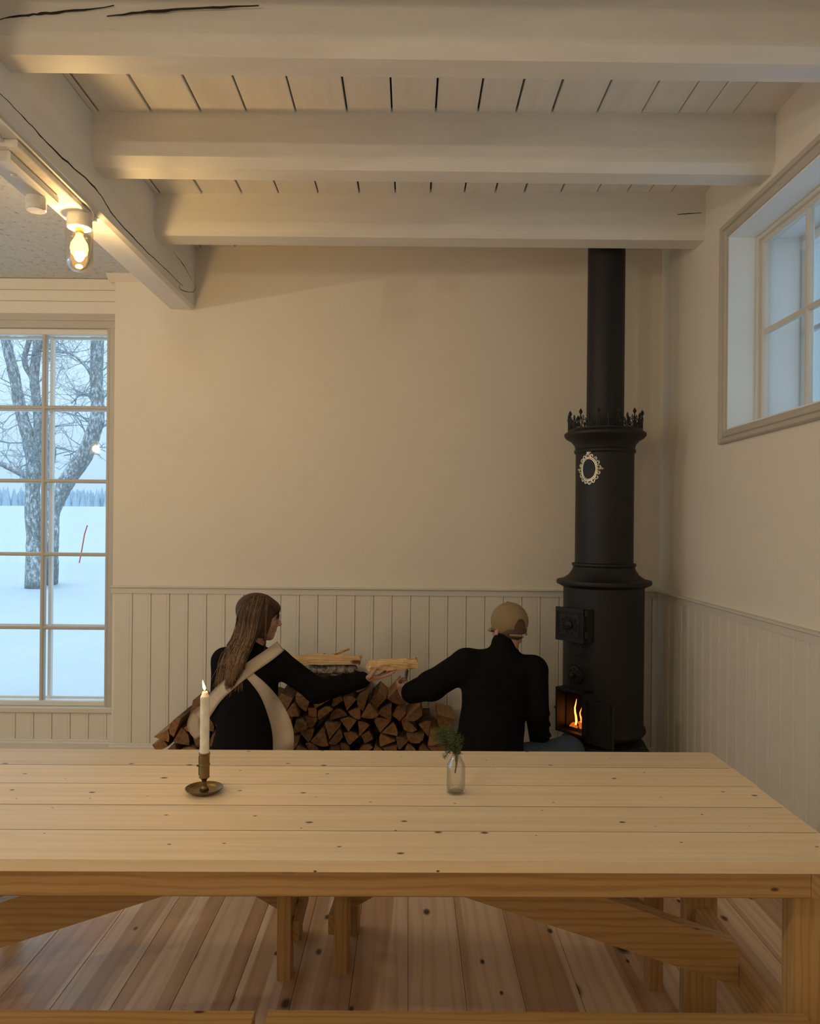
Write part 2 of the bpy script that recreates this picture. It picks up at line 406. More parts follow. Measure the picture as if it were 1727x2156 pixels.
# plaster ceiling of the window side
struct(MB().box(XL-.2, -1.486, YF-.2, YW+.1, 2.965, 3.1).build('ceiling', M['stucco']), 'rough white plastered ceiling beside the long beam', 'ceiling')

# back wall with wainscot
wb = struct(MB().box(XS, XR+.5, YB, YB+.25, -.1, 3.4).build('wall_back', M['plaster']), 'cream plastered back wall with panelled wainscot', 'wall')
PW = .1137; PG = .0018
def panel_profile(w):
    return [(0,0),(0,.010),(.0025,.014),(w-.018,.014),(w-.0155,.0126),(w-.013,.014),(w-.0025,.014),(w,.010),(w,0)]
def panel_board(name, w, z0, z1, mat):
    pr = panel_profile(w); mb = MB()
    mb.ext([(x,-d,z0) for x,d in pr], [(x,-d,z1) for x,d in pr]); return mb, name, mat
pb = None
x0 = -1.691 - PW
for i in range(40):
    x = x0 + i*PW
    if x > XR - .02: break
    w = min(PW, XR - x) - PG
    if w < PW - PG - .001 or pb is None:
        mb, nm, mt = panel_board('panel_board', w, .02, 1.02, M['panel']); o = mb.build(nm, mt, wb, loc=(x, YB, 0))
        if pb is None: pb = o
    else: inst(pb, wb, (x, YB, 0))
def rail_prof(t, z0, z1): # (depth, z) of a chair rail
    return [(0,z0),(t*.62,z0),(t*.62,z1-.014),(t,z1-.009),(t,z1-.003),(t*.8,z1),(0,z1)]
pr = rail_prof(.034, 1.016, 1.062)
struct(MB().ext([(XS-.002,YB-d,z) for d,z in pr], [(XR,YB-d,z) for d,z in pr]).build('trim_1', M['trim']), 'painted chair rail along the back wall', 'trim')
pr = [(0,0),(.022,0),(.022,.078),(.016,.088),(.016,.094),(.010,.1),(0,.1)]
struct(MB().ext([(XS-.006,YB-.014-d,z) for d,z in pr], [(XR,YB-.014-d,z) for d,z in pr]).build('baseboard_back', M['trim']), 'painted baseboard of the back wall', 'baseboard')
# cornice strip where the wall meets the plaster ceiling
struct(MB().ext([(XS-.04,YB,2.925),(XS-.04,YB-.05,2.965),(XS-.04,YB,2.965)][::-1], [(-1.486,YB,2.925),(-1.486,YB-.05,2.965),(-1.486,YB,2.965)][::-1]).build('trim_2', M['plaster']), 'small cornice above the back wall beside the long beam', 'trim')

# window wall (recessed, left)
GX1, GX0 = -1.893, -1.893-4*.403; GZ0, GZ1 = .325, 2.625
ww = MB()
ww.box(XL-.2, XS, YW, YW+.25, 2.70, 3.3).box(XL-.2, XS, YW, YW+.25, -.1, .26).box(XL-.2, -5.42, YW, YW+.25, .26, 2.70).box(-3.72, GX0-.06, YW, YW+.25, .26, 2.70).box(GX1+.05, XS+.02, YW, YW+.25, .26, 2.70)
wwo = struct(ww.build('wall_window_side', M['plaster']), 'recessed wall around the tall window', 'wall')
for z0, z1 in ((2.742,2.822),(2.822,2.892),(2.892,2.963)):
    MB().cbox('x', XL, XS-.001, YW-.014, YW, z0+.001, z1-.001, .003).build('cladding_board', M['plaster'], wwo)
xx = XS - .05; q = None
while xx > XL + .12:
    xx -= PW
    if q is None: mb, nm, mt = panel_board('panel_board', PW-PG, .08, .262, M['panel']); q = mb.build(nm, mt, wwo, loc=(xx, YW, 0))
    else: inst(q, wwo, (xx, YW, 0))
MB().box(XS-.05, XS-.001, YW-.013, YW, .08, .262).build('panel_board', M['panel'], wwo)
struct(MB().ext([(XL,YW-.014-d,z*1.0) for d,z in pr], [(XS+.004,YW-.014-d,z) for d,z in pr]).build('baseboard_window_side', M['trim']), 'painted baseboard below the tall window', 'baseboard')
# tall window
w1 = bpy.data.objects.new('window_1', None); COL.objects.link(w1); struct(w1, 'tall many paned window looking out on snow', 'window')
MB().box(GX0-.06, XS-.001, YW-.016, YW+.06, 2.655, 2.742).box(GX0-.06, XS-.001, YW-.024, YW, 2.70, 2.712).build('casing', M['casing'], w1)
MB().cbox('z', GX1+.018, XS-.001, YW-.012, YW+.06, .262, 2.655, .004).build('casing', M['casing'], w1)
MB().cbox('z', GX0-.06, GX0-.018, YW-.012, YW+.06, .262, 2.655, .004).build('casing', M['casing'], w1)
MB().cbox('x', GX0-.06, XS-.001, YW-.03, YW+.06, .262, .298, .006).build('sill', M['trim'], w1)
MB().cbox('z', GX1-.002, GX1+.018, YW-.004, YW+.06, .298, 2.655, .004).build('stile', M['casing'], w1)
MB().cbox('z', GX0-.018, GX0+.002, YW-.004, YW+.06, .298, 2.655, .004).build('stile', M['casing'], w1)
MB().cbox('x', GX0, GX1, YW+.006, YW+.06, .298, GZ0+.006, .005).build('rail', M['white'], w1)
MB().cbox('x', GX0, GX1, YW+.006, YW+.06, GZ1-.006, 2.655, .005).build('rail', M['white'], w1)
RH = (GZ1-GZ0)/5; CW = .403
for i in range(1,4): MB().cbox('z', GX0+i*CW-.013, GX0+i*CW+.013, YW+.012, YW+.056, GZ0, GZ1, .007).build('muntin', M['casing'], w1)
for j in range(1,5): MB().cbox('x', GX0, GX1, YW+.014, YW+.054, GZ0+j*RH-.011, GZ0+j*RH+.011, .006).build('muntin', M['casing'], w1)
pn = None
for i in range(4):
    for j in range(5):
        if pn is None: pn = MB().box(0, CW-.016, 0, .003, 0, RH-.014).build('pane', M['glass'], w1, loc=(GX0+.008, YW+.033, GZ0+.007))
        else: inst(pn, w1, (GX0+i*CW+.008, YW+.033, GZ0+j*RH+.007))
# outer storm sash seen through the panes
for i in range(0,5): MB().box(GX0+i*CW-.010, GX0+i*CW+.010, YW+.12, YW+.15, GZ0-.02, GZ1+.02).build('outer_muntin', M['white'], w1)
for j in range(0,6): MB().box(GX0, GX1, YW+.123, YW+.147, GZ0+j*RH-.008, GZ0+j*RH+.008).build('outer_muntin', M['white'], w1)
MB().box(GX1+.008, GX1+.05, YW+.06, YW+.25, .262, 2.70).build('jamb', M['reveal'], w1)
MB().box(GX0-.05, GX0-.008, YW+.06, YW+.25, .262, 2.70).build('jamb', M['reveal'], w1)

# right wall with the high window
WY0, WY1, WZ0, WZ1, XO = 2.04, 3.685, 1.923, 2.862, 2.0
rw = MB()
rw.box(XR, XO, WY1, YB+.25, -.1, 3.4).box(XR, XO, YF-.2, -.4, -.1, 3.4).box(XR, XO, 1.245, WY0, -.1, 3.4).box(XR, XO, -.4, 1.245, -.1, WZ0).box(XR, XO, -.4, 1.245, WZ1, 3.4).box(XR, XO, WY0, WY1, -.1, WZ0).box(XR, XO, WY0, WY1, WZ1, 3.4)
rwo = struct(rw.build('wall_right', M['plaster']), 'cream plastered right wall with wainscot below the high window', 'wall')
PR = .104; y = YB - .016; q = None
while y - PR > YF:
    if q is None:
        mb = MB(); prf = panel_profile(PR-PG); mb.ext([(-d, -x, .02) for x,d in prf], [(-d, -x, 1.02) for x,d in prf]); q = mb.build('panel_board', M['panel'], rwo, loc=(XR, y, 0))
    else: inst(q, rwo, (XR, y, 0))
    y -= PR
prr = rail_prof(.034, 1.018, 1.064)
struct(MB().ext([(XR-d,YF,z) for d,z in prr], [(XR-d,YB-.03,z) for d,z in prr]).build('trim_3', M['trim']), 'painted chair rail along the right wall', 'trim')
struct(MB().ext([(XR-.014-d,YF,z) for d,z in pr], [(XR-.014-d,YB-.03,z) for d,z in pr]).build('baseboard_right', M['trim']), 'painted baseboard of the right wall', 'baseboard')
w2 = bpy.data.objects.new('window_2', None); COL.objects.link(w2); struct(w2, 'high double window in a deep pale reveal', 'window')
# casing: two-step moulding around the opening
def casing_bar(p0, p1, dirw):
    # p0,p1 inner corners on the wall face; dirw = outward unit vec in the wall plane
    p0, p1, d = Vector(p0), Vector(p1), Vector(dirw); n = Vector((-1,0,0)); t = (p1-p0).normalized()
    prof = [(0,0),(0,.012),(.012,.018),(.030,.018),(.034,.012),(.040,.022),(.058,.026),(.064,.018),(.064,0)]
    return MB().ext([p0 + d*a + n*b - t*a for a,b in prof], [p1 + d*a + n*b + t*a for a,b in prof])
for a, b, d in (((XR,WY0,WZ1),(XR,WY1,WZ1),(0,0,1)), ((XR,WY1,WZ1),(XR,WY1,WZ0),(0,1,0)), ((XR,WY1,WZ0),(XR,WY0,WZ0),(0,0,-1)), ((XR,WY0,WZ0),(XR,WY0,WZ1),(0,-1,0))):
    casing_bar(a, b, d).build('casing', M['casing'], w2)
for box in ((XR-.004,XO,WY1-.008,WY1,WZ0,WZ1),(XR-.004,XO,WY0,WY0+.008,WZ0,WZ1),(XR-.004,XO,WY0+.008,WY1-.008,WZ1-.008,WZ1),(XR-.004,XO,WY0+.008,WY1-.008,WZ0,WZ0+.008)):
    MB().box(*box).build('reveal_lining', M['reveal'], w2)
def sash(x0, x1, st, mat, cols=4, rows=2, stop=True):
    y0, y1, z0, z1 = WY0+.008, WY1-.008, WZ0+.008, WZ1-.008
    if stop:
        MB().cbox('z', x0-.02, x0+.01, y1-.018, y1, z0, z1, .005).build('stop_bead', M['trim'], w2)
        MB().cbox('y', x0-.02, x0+.01, y0, y1-.018, z1-.018, z1, .005).build('stop_bead', M['trim'], w2)
    MB().cbox('z', x0, x1, y1-st, y1, z0, z1, .004).build('stile', mat, w2)
    MB().cbox('z', x0, x1, y0, y0+st, z0, z1, .004).build('stile', mat, w2)
    MB().cbox('y', x0, x1, y0+st, y1-st, z1-st, z1, .004).build('rail', mat, w2)
    MB().cbox('y', x0, x1, y0+st, y1-st, z0, z0+st, .004).build('rail', mat, w2)
    gw, gh = (y1-y0-2*st)/cols, (z1-z0-2*st)/rows
    for i in range(1, cols): MB().cbox('z', x0+.004, x1-.004, y0+st+i*gw-.012, y0+st+i*gw+.012, z0+st, z1-st, .006).build('muntin', mat, w2)
    for j in range(1, rows): MB().cbox('y', x0+.005, x1-.005, y0+st, y1-st, z0+st+j*gh-.012, z0+st+j*gh+.012, .006).build('muntin', mat, w2)
    p = None
    for i in range(cols):
        for j in range(rows):
            L = ((x0+x1)/2, y0+st+i*gw+.004, z0+st+j*gh+.004)
            if p is None: p = MB().box(-.0015,.0015,0,gw-.008,0,gh-.008).build('pane', M['glass'], w2, loc=L)
            else: inst(p, w2, L)
sash(1.685, 1.725, .035, M['trim'])
sash(1.885, 1.925, .05, M['reveal'], stop=False)

# walls out of view, with unseen windows added to light the room
def fill_window(name, label, to, cols, rows, w, h):  # for windows added out of view to bring in more daylight
    """to(u, d, z): window plane u along, d outward"""
    t = bpy.data.objects.new(name, None); COL.objects.link(t); struct(t, label, 'window')
    def bar(nm, u0, u1, d0, d1, z0, z1, mat):
        vs = [to(u,d,z) for u in (u0,u1) for d in (d0,d1) for z in (z0,z1)]
        MB().add(vs, [(0,1,3,2),(4,6,7,5),(0,4,5,1),(2,3,7,6),(0,2,6,4),(1,5,7,3)]).build(nm, mat, t)
    for u in (0, w-.05): bar('stile', u, u+.05, .04, .10, 0, h, M['casing'])
    for z in (0, h-.05): bar('rail', .05, w-.05, .04, .10, z, z+.05, M['casing'])
    gw, gh = (w-.1)/cols, (h-.1)/rows
    for i in range(1, cols): bar('muntin', .05+i*gw-.012, .05+i*gw+.012, .05, .09, .05, h-.05, M['casing'])
    for j in range(1, rows): bar('muntin', .05, w-.05, .052, .088, .05+j*gh-.011, .05+j*gh+.011, M['casing'])
    for i in range(cols):
        for j in range(rows): bar('pane', .05+i*gw, .05+(i+1)*gw, .068, .071, .05+j*gh, .05+(j+1)*gh, M['glass'])  # panes of the added fill windows
fill_window('window_3', 'high paned window in the right wall beside the viewer', lambda u, d, z: (XR+.1+d, -.4+u, WZ0+z), 4, 2, 1.645, WZ1-WZ0)
lw = MB(); LY = [(-2.95,-1.15),(-1.0,.8),(.95,2.75),(2.9,4.6)]; e = YF-.2
for a, b in LY:
    lw.box(XL-.2, XL, e, a, -.1, 3.3); lw.box(XL-.2, XL, a, b, -.1, .30); lw.box(XL-.2, XL, a, b, 2.65, 3.3); e = b
lw.box(XL-.2, XL, e, YW+.1, -.1, 3.3)
struct(lw.build('wall_left', M['plaster']), 'plain left wall of the room', 'wall')
fill_window('window_8', 'tall paned window beside the tall window, out of view', lambda u, d, z: (-5.42+u, YW+d, .30+z), 4, 5, 1.7, 2.35)
for k, (a, b) in enumerate(LY):
    fill_window('window_%d' % (k+4), 'tall paned window in the left wall, %s from the wall behind the viewer' % ('first','second','third','fourth')[k], lambda u, d, z, a=a: (XL-d, a+u, .30+z), 4, 5, b-a, 2.35)  # unseen windows added for daylight fill from the left
struct(MB().box(XL-.2, XR+.5, YF-.2, YF, -.1, 3.4).build('wall_front', M['plaster']), 'plain wall behind the viewer', 'wall')

# ================================================================== OUTSIDE
def gz(x, y):
    z = np.interp(y, [-60, 5, 14, 16.3, 17.3, 18, 19.2, 40, 300, 420], [-.25, -.25, .26, .34, .50, .52, .44, .98, 7.55, 10.5])
    return z
def terrain():
    xs = np.concatenate([np.linspace(-260,-45,16), np.linspace(-40,20,121), np.linspace(25,200,16)])
    ys = np.concatenate([np.linspace(-40,4.5,12), np.linspace(5.0,24,96), np.linspace(25,60,30), np.linspace(70,420,30)])
    rng = np.random.RandomState(3)
    Z = np.zeros((len(ys), len(xs)))
    ph = rng.rand(26, 4)
    for j, yy in enumerate(ys):
        Z[j] = gz(0, yy)
        d = np.clip((yy-4)/4, 0, 1)*np.clip((17.5-yy)/6,.12,1)
        for a in ph: Z[j] += d*.017*np.sin(xs*(a[0]*3.4+.3)+a[1]*40+yy*(a[2]*9-1)+a[3]*9)
    vs = [(float(x), float(y), float(Z[j,i])) for j, y in enumerate(ys) for i, x in enumerate(xs)]
    n = len(xs); fs = [(j*n+i, j*n+i+1, (j+1)*n+i+1, (j+1)*n+i) for j in range(len(ys)-1) for i in range(n-1)
                       if not (ys[j] < 5.0 and XL-.4 < xs[i] and xs[i+1] < XO+.4)]
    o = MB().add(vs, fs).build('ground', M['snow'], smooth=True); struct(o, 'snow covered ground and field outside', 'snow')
terrain()
# far forest edge
fr = MB()
rng = random.Random(11)
for i in range(1500):
    x = -240 + i*.19 + rng.uniform(-.4,.4); y = rng.uniform(296, 330); h = rng.uniform(4.5, 7.6)*(1.0 if rng.random() < .9 else 1.15)
    r = h*rng.uniform(.18,.26); z = float(gz(0,y))-.3
    fr.lathe([(r,0),(r*.62,h*.36),(r*.66,h*.37),(r*.34,h*.68),(r*.36,h*.69),(.05,h)], 6, (x,y,z))
tag(fr.build('forest', M['forest']), 'snowy spruce forest edge beyond the white field', 'forest', kind='stuff')
# near bare trees
def twigs(mb, p, d, L, r, depth, rng):
    n = 4; P = [p]; q = p.copy(); dd = d.copy()
    for k in range(n):
        dd = (dd + Vector((rng.uniform(-.32,.32), rng.uniform(-.25,.25), rng.uniform(-.28,.30)))).normalized()
        q = q + dd*(L/n); P.append(q.copy())
    mb.tube(P, [r*(1-.55*k/n) for k in range(n+1)], 3)
    if depth <= 0: return
    for k in range(2 if depth == 1 else 3):
        i = rng.randint(1, n); side = Vector((rng.uniform(-1,1), rng.uniform(-.6,.6), rng.uniform(-.7,.9))).normalized()
        twigs(mb, P[i], (dd*.6 + side*.9).normalized(), L*rng.uniform(.5,.75), r*.55, depth-1, rng)
def bare_tree(label, limbs, Y, tw, rng, group):
    base = limbs[0][0][0]
    t = thing('bare_tree', label, 'tree', (0,0,0), group=group)
    tm = MB()
    for i, (pts, rads) in enumerate(limbs):
        P = catmull(pts, 5); R = [float(np.interp(k/(len(P)-1), np.linspace(0,1,len(rads)), rads)) for k in range(len(P))]
        R = [r*rng.uniform(.93,1.07) for r in R]
        m = MB(); m.tube(P, R, 12); m.build('trunk' if i == 0 else 'limb', M['snowbark'], t, smooth=True)
        cnt = tw if i else tw//2
        for k in range(cnt):
            a = rng.randint(int(len(P)*.35), len(P)-1)
            side = Vector((rng.choice((-1,1))*rng.uniform(.4,1), rng.uniform(-.6,.6), rng.uniform(-.2,.9))).normalized()
            twigs(tm, P[a], side, rng.uniform(.35,.85), R[a]*.10+.006, 3, rng)
    if tw:
        o = tm.build('twigs', M['twig'], t); o['kind'] = 'stuff'
    return t
TY = 14.0; rr = random.Random(5)
def T(px, py, Y=TY): return onY(px, py, Y)
g0 = float(gz(0,TY))
def gbase(px, Y): p = onY(px, 1232, Y); p.z = float(gz(0, Y)) - .05; return p
bare_tree('snow crusted bare tree with forked trunk at the left of the tall window',
    [([gbase(72,TY), T(72,1150), T(68,1050), T(71,985), T(62,930), T(44,865), T(30,790), T(12,715), T(-10,600), T(-20,450)], [.16,.135,.13,.135,.12,.105,.095,.085,.07,.05]),
     ([T(72,1020), T(78,960), T(81,910), T(78,850), T(72,790), T(80,715), T(84,600), T(80,450)], [.07,.085,.08,.08,.085,.08,.07,.05]),
     ([T(76,812), T(56,775), T(52,752), T(60,722), T(66,690)], [.035,.05,.05,.045,.04]),
     ([T(74,1016), T(56,1002), T(36,992), T(15,982), T(-30,960)], [.06,.07,.06,.055,.05])], TY, 12, rr, None)
TY = 14.6
bare_tree('snow crusted bare tree with curved trunk at the right of the tall window',
    [([gbase(107,TY), T(108,1150), T(112,1075), T(140,1015), T(178,958), T(200,900), T(206,860), T(203,800), T(205,720), T(206,600), T(200,420)], [.135,.125,.135,.15,.15,.135,.12,.115,.115,.11,.08]),
     ([T(105,1060), T(104,1000), T(110,950), T(103,900), T(90,840)], [.07,.06,.07,.05,.04]), ([T(200,800), T(180,770), T(150,745), T(110,740)], [.05,.03,.02,.012]), ([T(204,860), T(188,835), T(170,830), T(150,850)], [.04,.02,.015,.01])], TY, 22, rr, None)
bare_tree('frosted bare tree outside the high window',
    [([Vector((6.2,10.5,-.2)), Vector((6.1,10.5,2.5)), Vector((6.3,10.6,5)), Vector((6.2,10.6,8))], [.2,.17,.13,.08]),
     ([Vector((6.1,10.5,2.3)), Vector((5.4,10.2,3.6)), Vector((5.0,10.0,5.5))], [.1,.07,.04]),
     ([Vector((6.2,10.5,3.3)), Vector((7.2,10.3,4.6)), Vector((7.6,10.2,6.5))], [.1,.07,.04]),
     ([Vector((6.2,10.5,4.3)), Vector((5.5,9.9,5.3)), Vector((5.3,9.6,6.8))], [.08,.06,.03])], 10, 14, rr, None)
tag(MB().tube([onY(165,1195,17.5), onY(172,1160,17.5), onY(178,1125,17.5), onY(184,1106,17.5)], .013, 6).build('marker_stake', M['stake']), 'thin leaning red marker stake in the snow', 'stake')

# ================================================================== LAMPS
def ceiling_lamp(label, loc, power, col=None, group='porcelain jar lamps', drop=0.0):
    t = thing('ceiling_lamp', label, 'lamp', loc, group=group)
    if drop: MB().tube([(0,0,0),(0,0,drop)], .004, 6).build('cord', M['ceramic'], t)
    MB().lathe([(.049,0),(.050,-.006),(.0505,-.050),(.047,-.056),(.044,-.056)], 32).build('socket', M['ceramic'], t, auto=.6)
    pr = [(.046,-.050),(.053,-.062),(.054,-.075),(.054,-.185)] + [(.054*math.cos(a), -.185-.054*math.sin(a)) for a in np.linspace(.15, PI/2-.02, 7)]
    MB().lathe(pr, 32, closed=False).build('glass_jar', M['jar'], t, smooth=True)
    MB().lathe([(.018,-.056),(.018,-.078),(.014,-.082)], 16).build('bulb_cap', M['brass'], t, auto=.6)
    pr = [(.013,-.080),(.018,-.095),(.033,-.120),(.0365,-.140),(.032,-.161),(.018,-.176),(.002,-.181)]
    MB().lathe(pr, 24).build('bulb', emis('bulb_glow', (1.0,.50,.10), 9.0, .40), t, smooth=True)
    ld = bpy.data.lights.new('bulb_light', 'POINT'); ld.energy = power; ld.color = col or LAMP_COL; ld.shadow_soft_size = .022
    lo = bpy.data.objects.new('bulb_light', ld); COL.objects.link(lo); lo.parent = t; lo.location = (0,0,-.135)
    return t
LZ = 2.745
lampA = ceiling_lamp('lit glass jar lamp under the long beam near the tall window', (-1.392, 3.18, LZ-.012), LAMP_POWER)
fill_lampB = ceiling_lamp('lit glass jar lamp under the long beam left of the viewer', (-1.40, .35, LZ), 52.0, LAMP_COL2)  # unseen lamp, added to brighten the room
fill_lampC = ceiling_lamp('lit glass jar lamp under the long beam behind the viewer', (-1.40, -2.2, LZ), 66.0, LAMP_COL2)  # another added lamp, fills from behind the camera
lampD = ceiling_lamp('lit glass jar lamp hanging on a cord far left of the viewer', (-3.72, .55, 2.45), 112.0, LAMP_COL2, drop=.515)
fill_lampE = ceiling_lamp('lit glass jar lamp hanging on a cord before the left windows', (-3.72, 2.9, 2.45), 42.0, (1.0,.92,.80), drop=.515)  # added pendant out of view, brightens the left wall and plaster ceiling
# mounting board, detector puck, fittings and cable under the long beam
mbd = thing('mounting_board', 'white board with push button under the long beam', 'board')
MB().cbox('y', -1.478, -1.352, 2.60, 3.262, LZ-.012, LZ+.012, .004).build('lamp_board', M['ceramic'], mbd)
MB().cbox('y', -1.492, -1.392, 2.63, 2.99, LZ-.048, LZ-.012, .006).build('box', M['white'], mbd)
MB().lathe([(.012,0),(.012,-.004),(.009,-.006)], 16, (-1.437, 2.74, LZ-.048)).build('push_button', M['ceramic'], mbd, auto=.6)
tag(MB().lathe([(.036,.0),(.037,-.006),(.037,-.048),(.034,-.052)], 28, (-1.448, 2.925, LZ-.048)).build('smoke_detector', M['ceramic'], auto=.6), 'small white round detector beside the jar lamp', 'detector')
fit = thing('pipe_fitting', 'small metal pipe fitting at the end of the mounting board', 'fitting')
MB().lathe([(.010,0),(.010,-.02),(.014,-.022),(.014,-.04),(.009,-.042),(.009,-.068)], 12, (-1.47, 2.585, LZ+.004)).build('sleeve', M['steel'], fit, auto=.6)
MB().cbox('y', -1.486, -1.40, 2.40, 2.60, LZ-.0, LZ+.016, .003).build('bracket', M['white'], fit)
cb = [(-1.3405,-1,2.757),(-1.3405,1.5,2.757),(-1.340,2.6,2.757),(-1.339,3.05,2.757),(-1.334,3.13,2.752),(-1.331,3.165,2.738),(-1.334,3.182,2.722),(-1.3415,3.178,2.712)]
tag(MB().tube(catmull(cb, 6), .0045, 6).build('cable', M['white'], smooth=True), 'thin white cable along the long beam to the jar lamp', 'cable')

# ================================================================== TABLE AND BENCHES
TB = thing('dining_table', 'long pale pine plank table holding the candle and the bottle', 'table', (-.235, 1.967, 0), (0,0,.012))
HL, HD, TT = 1.185, .386, .75
pw = 2*HD/5
for i in range(5):
    a = random.uniform(-.004,.004); y0 = -HD + i*pw
    MB().cbox('x', -HL+random.uniform(-.006,.006), HL+a, y0+.0018, y0+pw-.0018, TT-.026, TT, .0006).build('plank', M['table_x'], TB)
for i in range(1,5): MB().box(-HL+.01, HL-.01, -HD+i*pw-.0018, -HD+i*pw+.0018, TT-.012, TT-.0004-.0003*(i%2)).build('joint_strip', M['joint'], TB)  # added strips, painted dark as the shade between the planks
AZ0, AZ1 = .667, TT-.026
MB().cbox('x', -1.09, 1.087, -HD+.012, -HD+.057, AZ0, AZ1, .003).build('apron', M['frame_x'], TB)
MB().cbox('x', -1.09, 1.087, HD-.057, HD-.012, AZ0, AZ1, .003).build('apron', M['frame_x'], TB)
for s in (-1, 1):
    xa, xb = sorted((s*1.088, s*1.133))
    MB().cbox('y', xa, xb, -HD+.012, HD-.012, AZ0, AZ1, .003).build('apron', M['frame_y'], TB)
    for t in (-1, 1):
        xa, xb = sorted((s*1.068, s*1.163)); ya, yb = sorted((t*(HD-.058), t*(HD-.103)))
        if t < 0: ya, yb = -HD+.05, -HD+.098
        else: ya, yb = HD-.115, HD-.067
        MB().cbox('z', xa, xb, ya, yb, 0, AZ0, .003).build('leg', M['frame_z'], TB)
    xa, xb = sorted((s*1.095, s*1.14))
    MB().cbox('y', xa, xb, -HD+.098, HD-.115, .215, .325, .003).build('stretcher', M['frame_y'], TB)
    # diagonal brace from the stretcher up to the middle of the top
    c0, c1 = (1.094, .320), (.02, .665); dx, dz = c1[0]-c0[0], c1[1]-c0[1]; L = math.hypot(dx,dz); nx, nz = -dz/L*.052, dx/L*.052
    P = [(c0[0], c0[1]+.055), (c0[0], c0[1]-.055), (c1[0]+.19, .724-.10), (c1[0]-.06, .724)]
    P = [(1.094,.268),(1.094,.375),(.10,.722),(-.0,.722),(.0,.62)]
    Q = [(s*px, pz) for px, pz in P]
    if s < 0: Q = Q[::-1]
    MB().ext([(px,-.0225,pz) for px,pz in Q][::-1], [(px,.0225,pz) for px,pz in Q][::-1]).build('brace', M['frame_x'], TB)
def bench(label, loc, rz, src=None):
    t = thing('bench', label, 'bench', loc, (0,0,rz), 'pine benches around the table')
    if src:
        for ch in src.children:
            c = ch.copy(); COL.objects.link(c); c.parent = t
        return t
    for y0 in (-.155, .0015): MB().cbox('x', -.551, .551, y0, y0+.1535, .422, .45, .003).build('seat_plank', M['frame_x'], t)
    for s in (-1, 1):
        for ty in (-1, 1):
            xa, xb = sorted((s*.475, s*.52)); ya, yb = sorted((ty*.085, ty*.150))
            MB().cbox('z', xa, xb, ya, yb, 0, .422, .003).build('leg', M['frame_z'], t)
        xa, xb = sorted((s*.5205, s*.542))
        MB().cbox('y', xa, xb, -.13, .13, .115, .18, .003).build('crossbar', M['frame_y'], t)
        MB().cbox('y', *sorted((s*.475, s*.5185)), -.084, .084, .352, .421, .003).build('seat_bearer', M['frame_y'], t)
        P = [(.519,.125),(.519,.20),(.12,.42),(.02,.42)]
        Q = [(s*px, pz) for px, pz in P]
        if s < 0: Q = Q[::-1]
        MB().ext([(px,-.022,pz) for px,pz in Q][::-1], [(px,.022,pz) for px,pz in Q][::-1]).build('brace', M['frame_x'], t)
    return t
B1 = bench('pine bench in front of the table, the right one of the two', (.271, 1.412, 0), .004)
bench('pine bench in front of the table, the left one of the two', (-.858, 1.404, 0), .004, B1)
bench('pine bench behind the table nearer the stove', (.298, 2.560, 0), -.075, B1)
bench('pine bench behind the table nearer the tall window', (-.885, 2.555, 0), .01, B1)

# candle holder, candle, flame
cpos = onZ(430, 1668, TT)
holder = thing('candle_holder', 'aged brass candle holder with round dish on the table', 'candle holder', cpos)
MB().lathe([(.030,0),(.0335,.001),(.046,.009),(.0485,.013),(.0475,.0135),(.044,.010),(.030,.0045),(.012,.006)], 40).build('dish', M['brass'], holder, auto=.7)
MB().lathe([(.013,.005),(.008,.014),(.0055,.020),(.0065,.023),(.0055,.026),(.0065,.032),(.011,.038),(.0135,.040)], 24).build('stem', M['brass'], holder, smooth=True)
MB().lathe([(.0125,.038),(.0138,.0395),(.0132,.042),(.0132,.098),(.0146,.100),(.0146,.103),(.0124,.103),(.0122,.060)], 28, closed=False).build('socket', M['brass'], holder, auto=.6)
MB().box(-.0145,-.0125,-.003,.003,.045,.095).build('slot', M['dark'], holder)
MB().tube([(-.0128,-.004,.0705),(-.0165,-.005,.0705),(-.0185,-.0055,.070)], [.0022,.0026,.0032], 8).build('knob', M['brass'], holder, smooth=True)
MB().lathe([(.0139,.070),(.0145,.0712),(.0145,.0738),(.0139,.075)], 24, closed=False).build('ring', M['brass'], holder)
candle = thing('candle', 'lit white candle in the brass holder', 'candle', cpos + Vector((0,0,.062)))
MB().lathe([(.0117,0),(.0119,.02),(.0119,.183),(.0122,.1855),(.0105,.189),(.0082,.194),(.0072,.199),(.0055,.2005),(.003,.199)], 28).build('wax', M['wax'], candle, smooth=True)
MB().tube([(0,0,.198),(-.0005,0,.204),(-.0018,0,.208)], .0009, 6).build('wick', M['dark'], candle)
fl = [(-.0008,0,.2035),(-.0018,0,.208),(-.0035,0,.214),(-.0052,0,.221),(-.0068,0,.229)]
MB().tube(catmull(fl, 4), [float(np.interp(k/16, [0,.2,.45,.75,1], [.0012,.0033,.0037,.0021,.0004])) for k in range(17)], 12).build('flame', emis('candle_flame', (1.0,.55,.17), 9.0), candle, smooth=True)
ld = bpy.data.lights.new('candle_light', 'POINT'); ld.energy = .35; ld.color = (1,.55,.22); ld.shadow_soft_size = .006
lo = bpy.data.objects.new('candle_light', ld); COL.objects.link(lo); lo.parent = candle; lo.location = (-.006,0,.236)

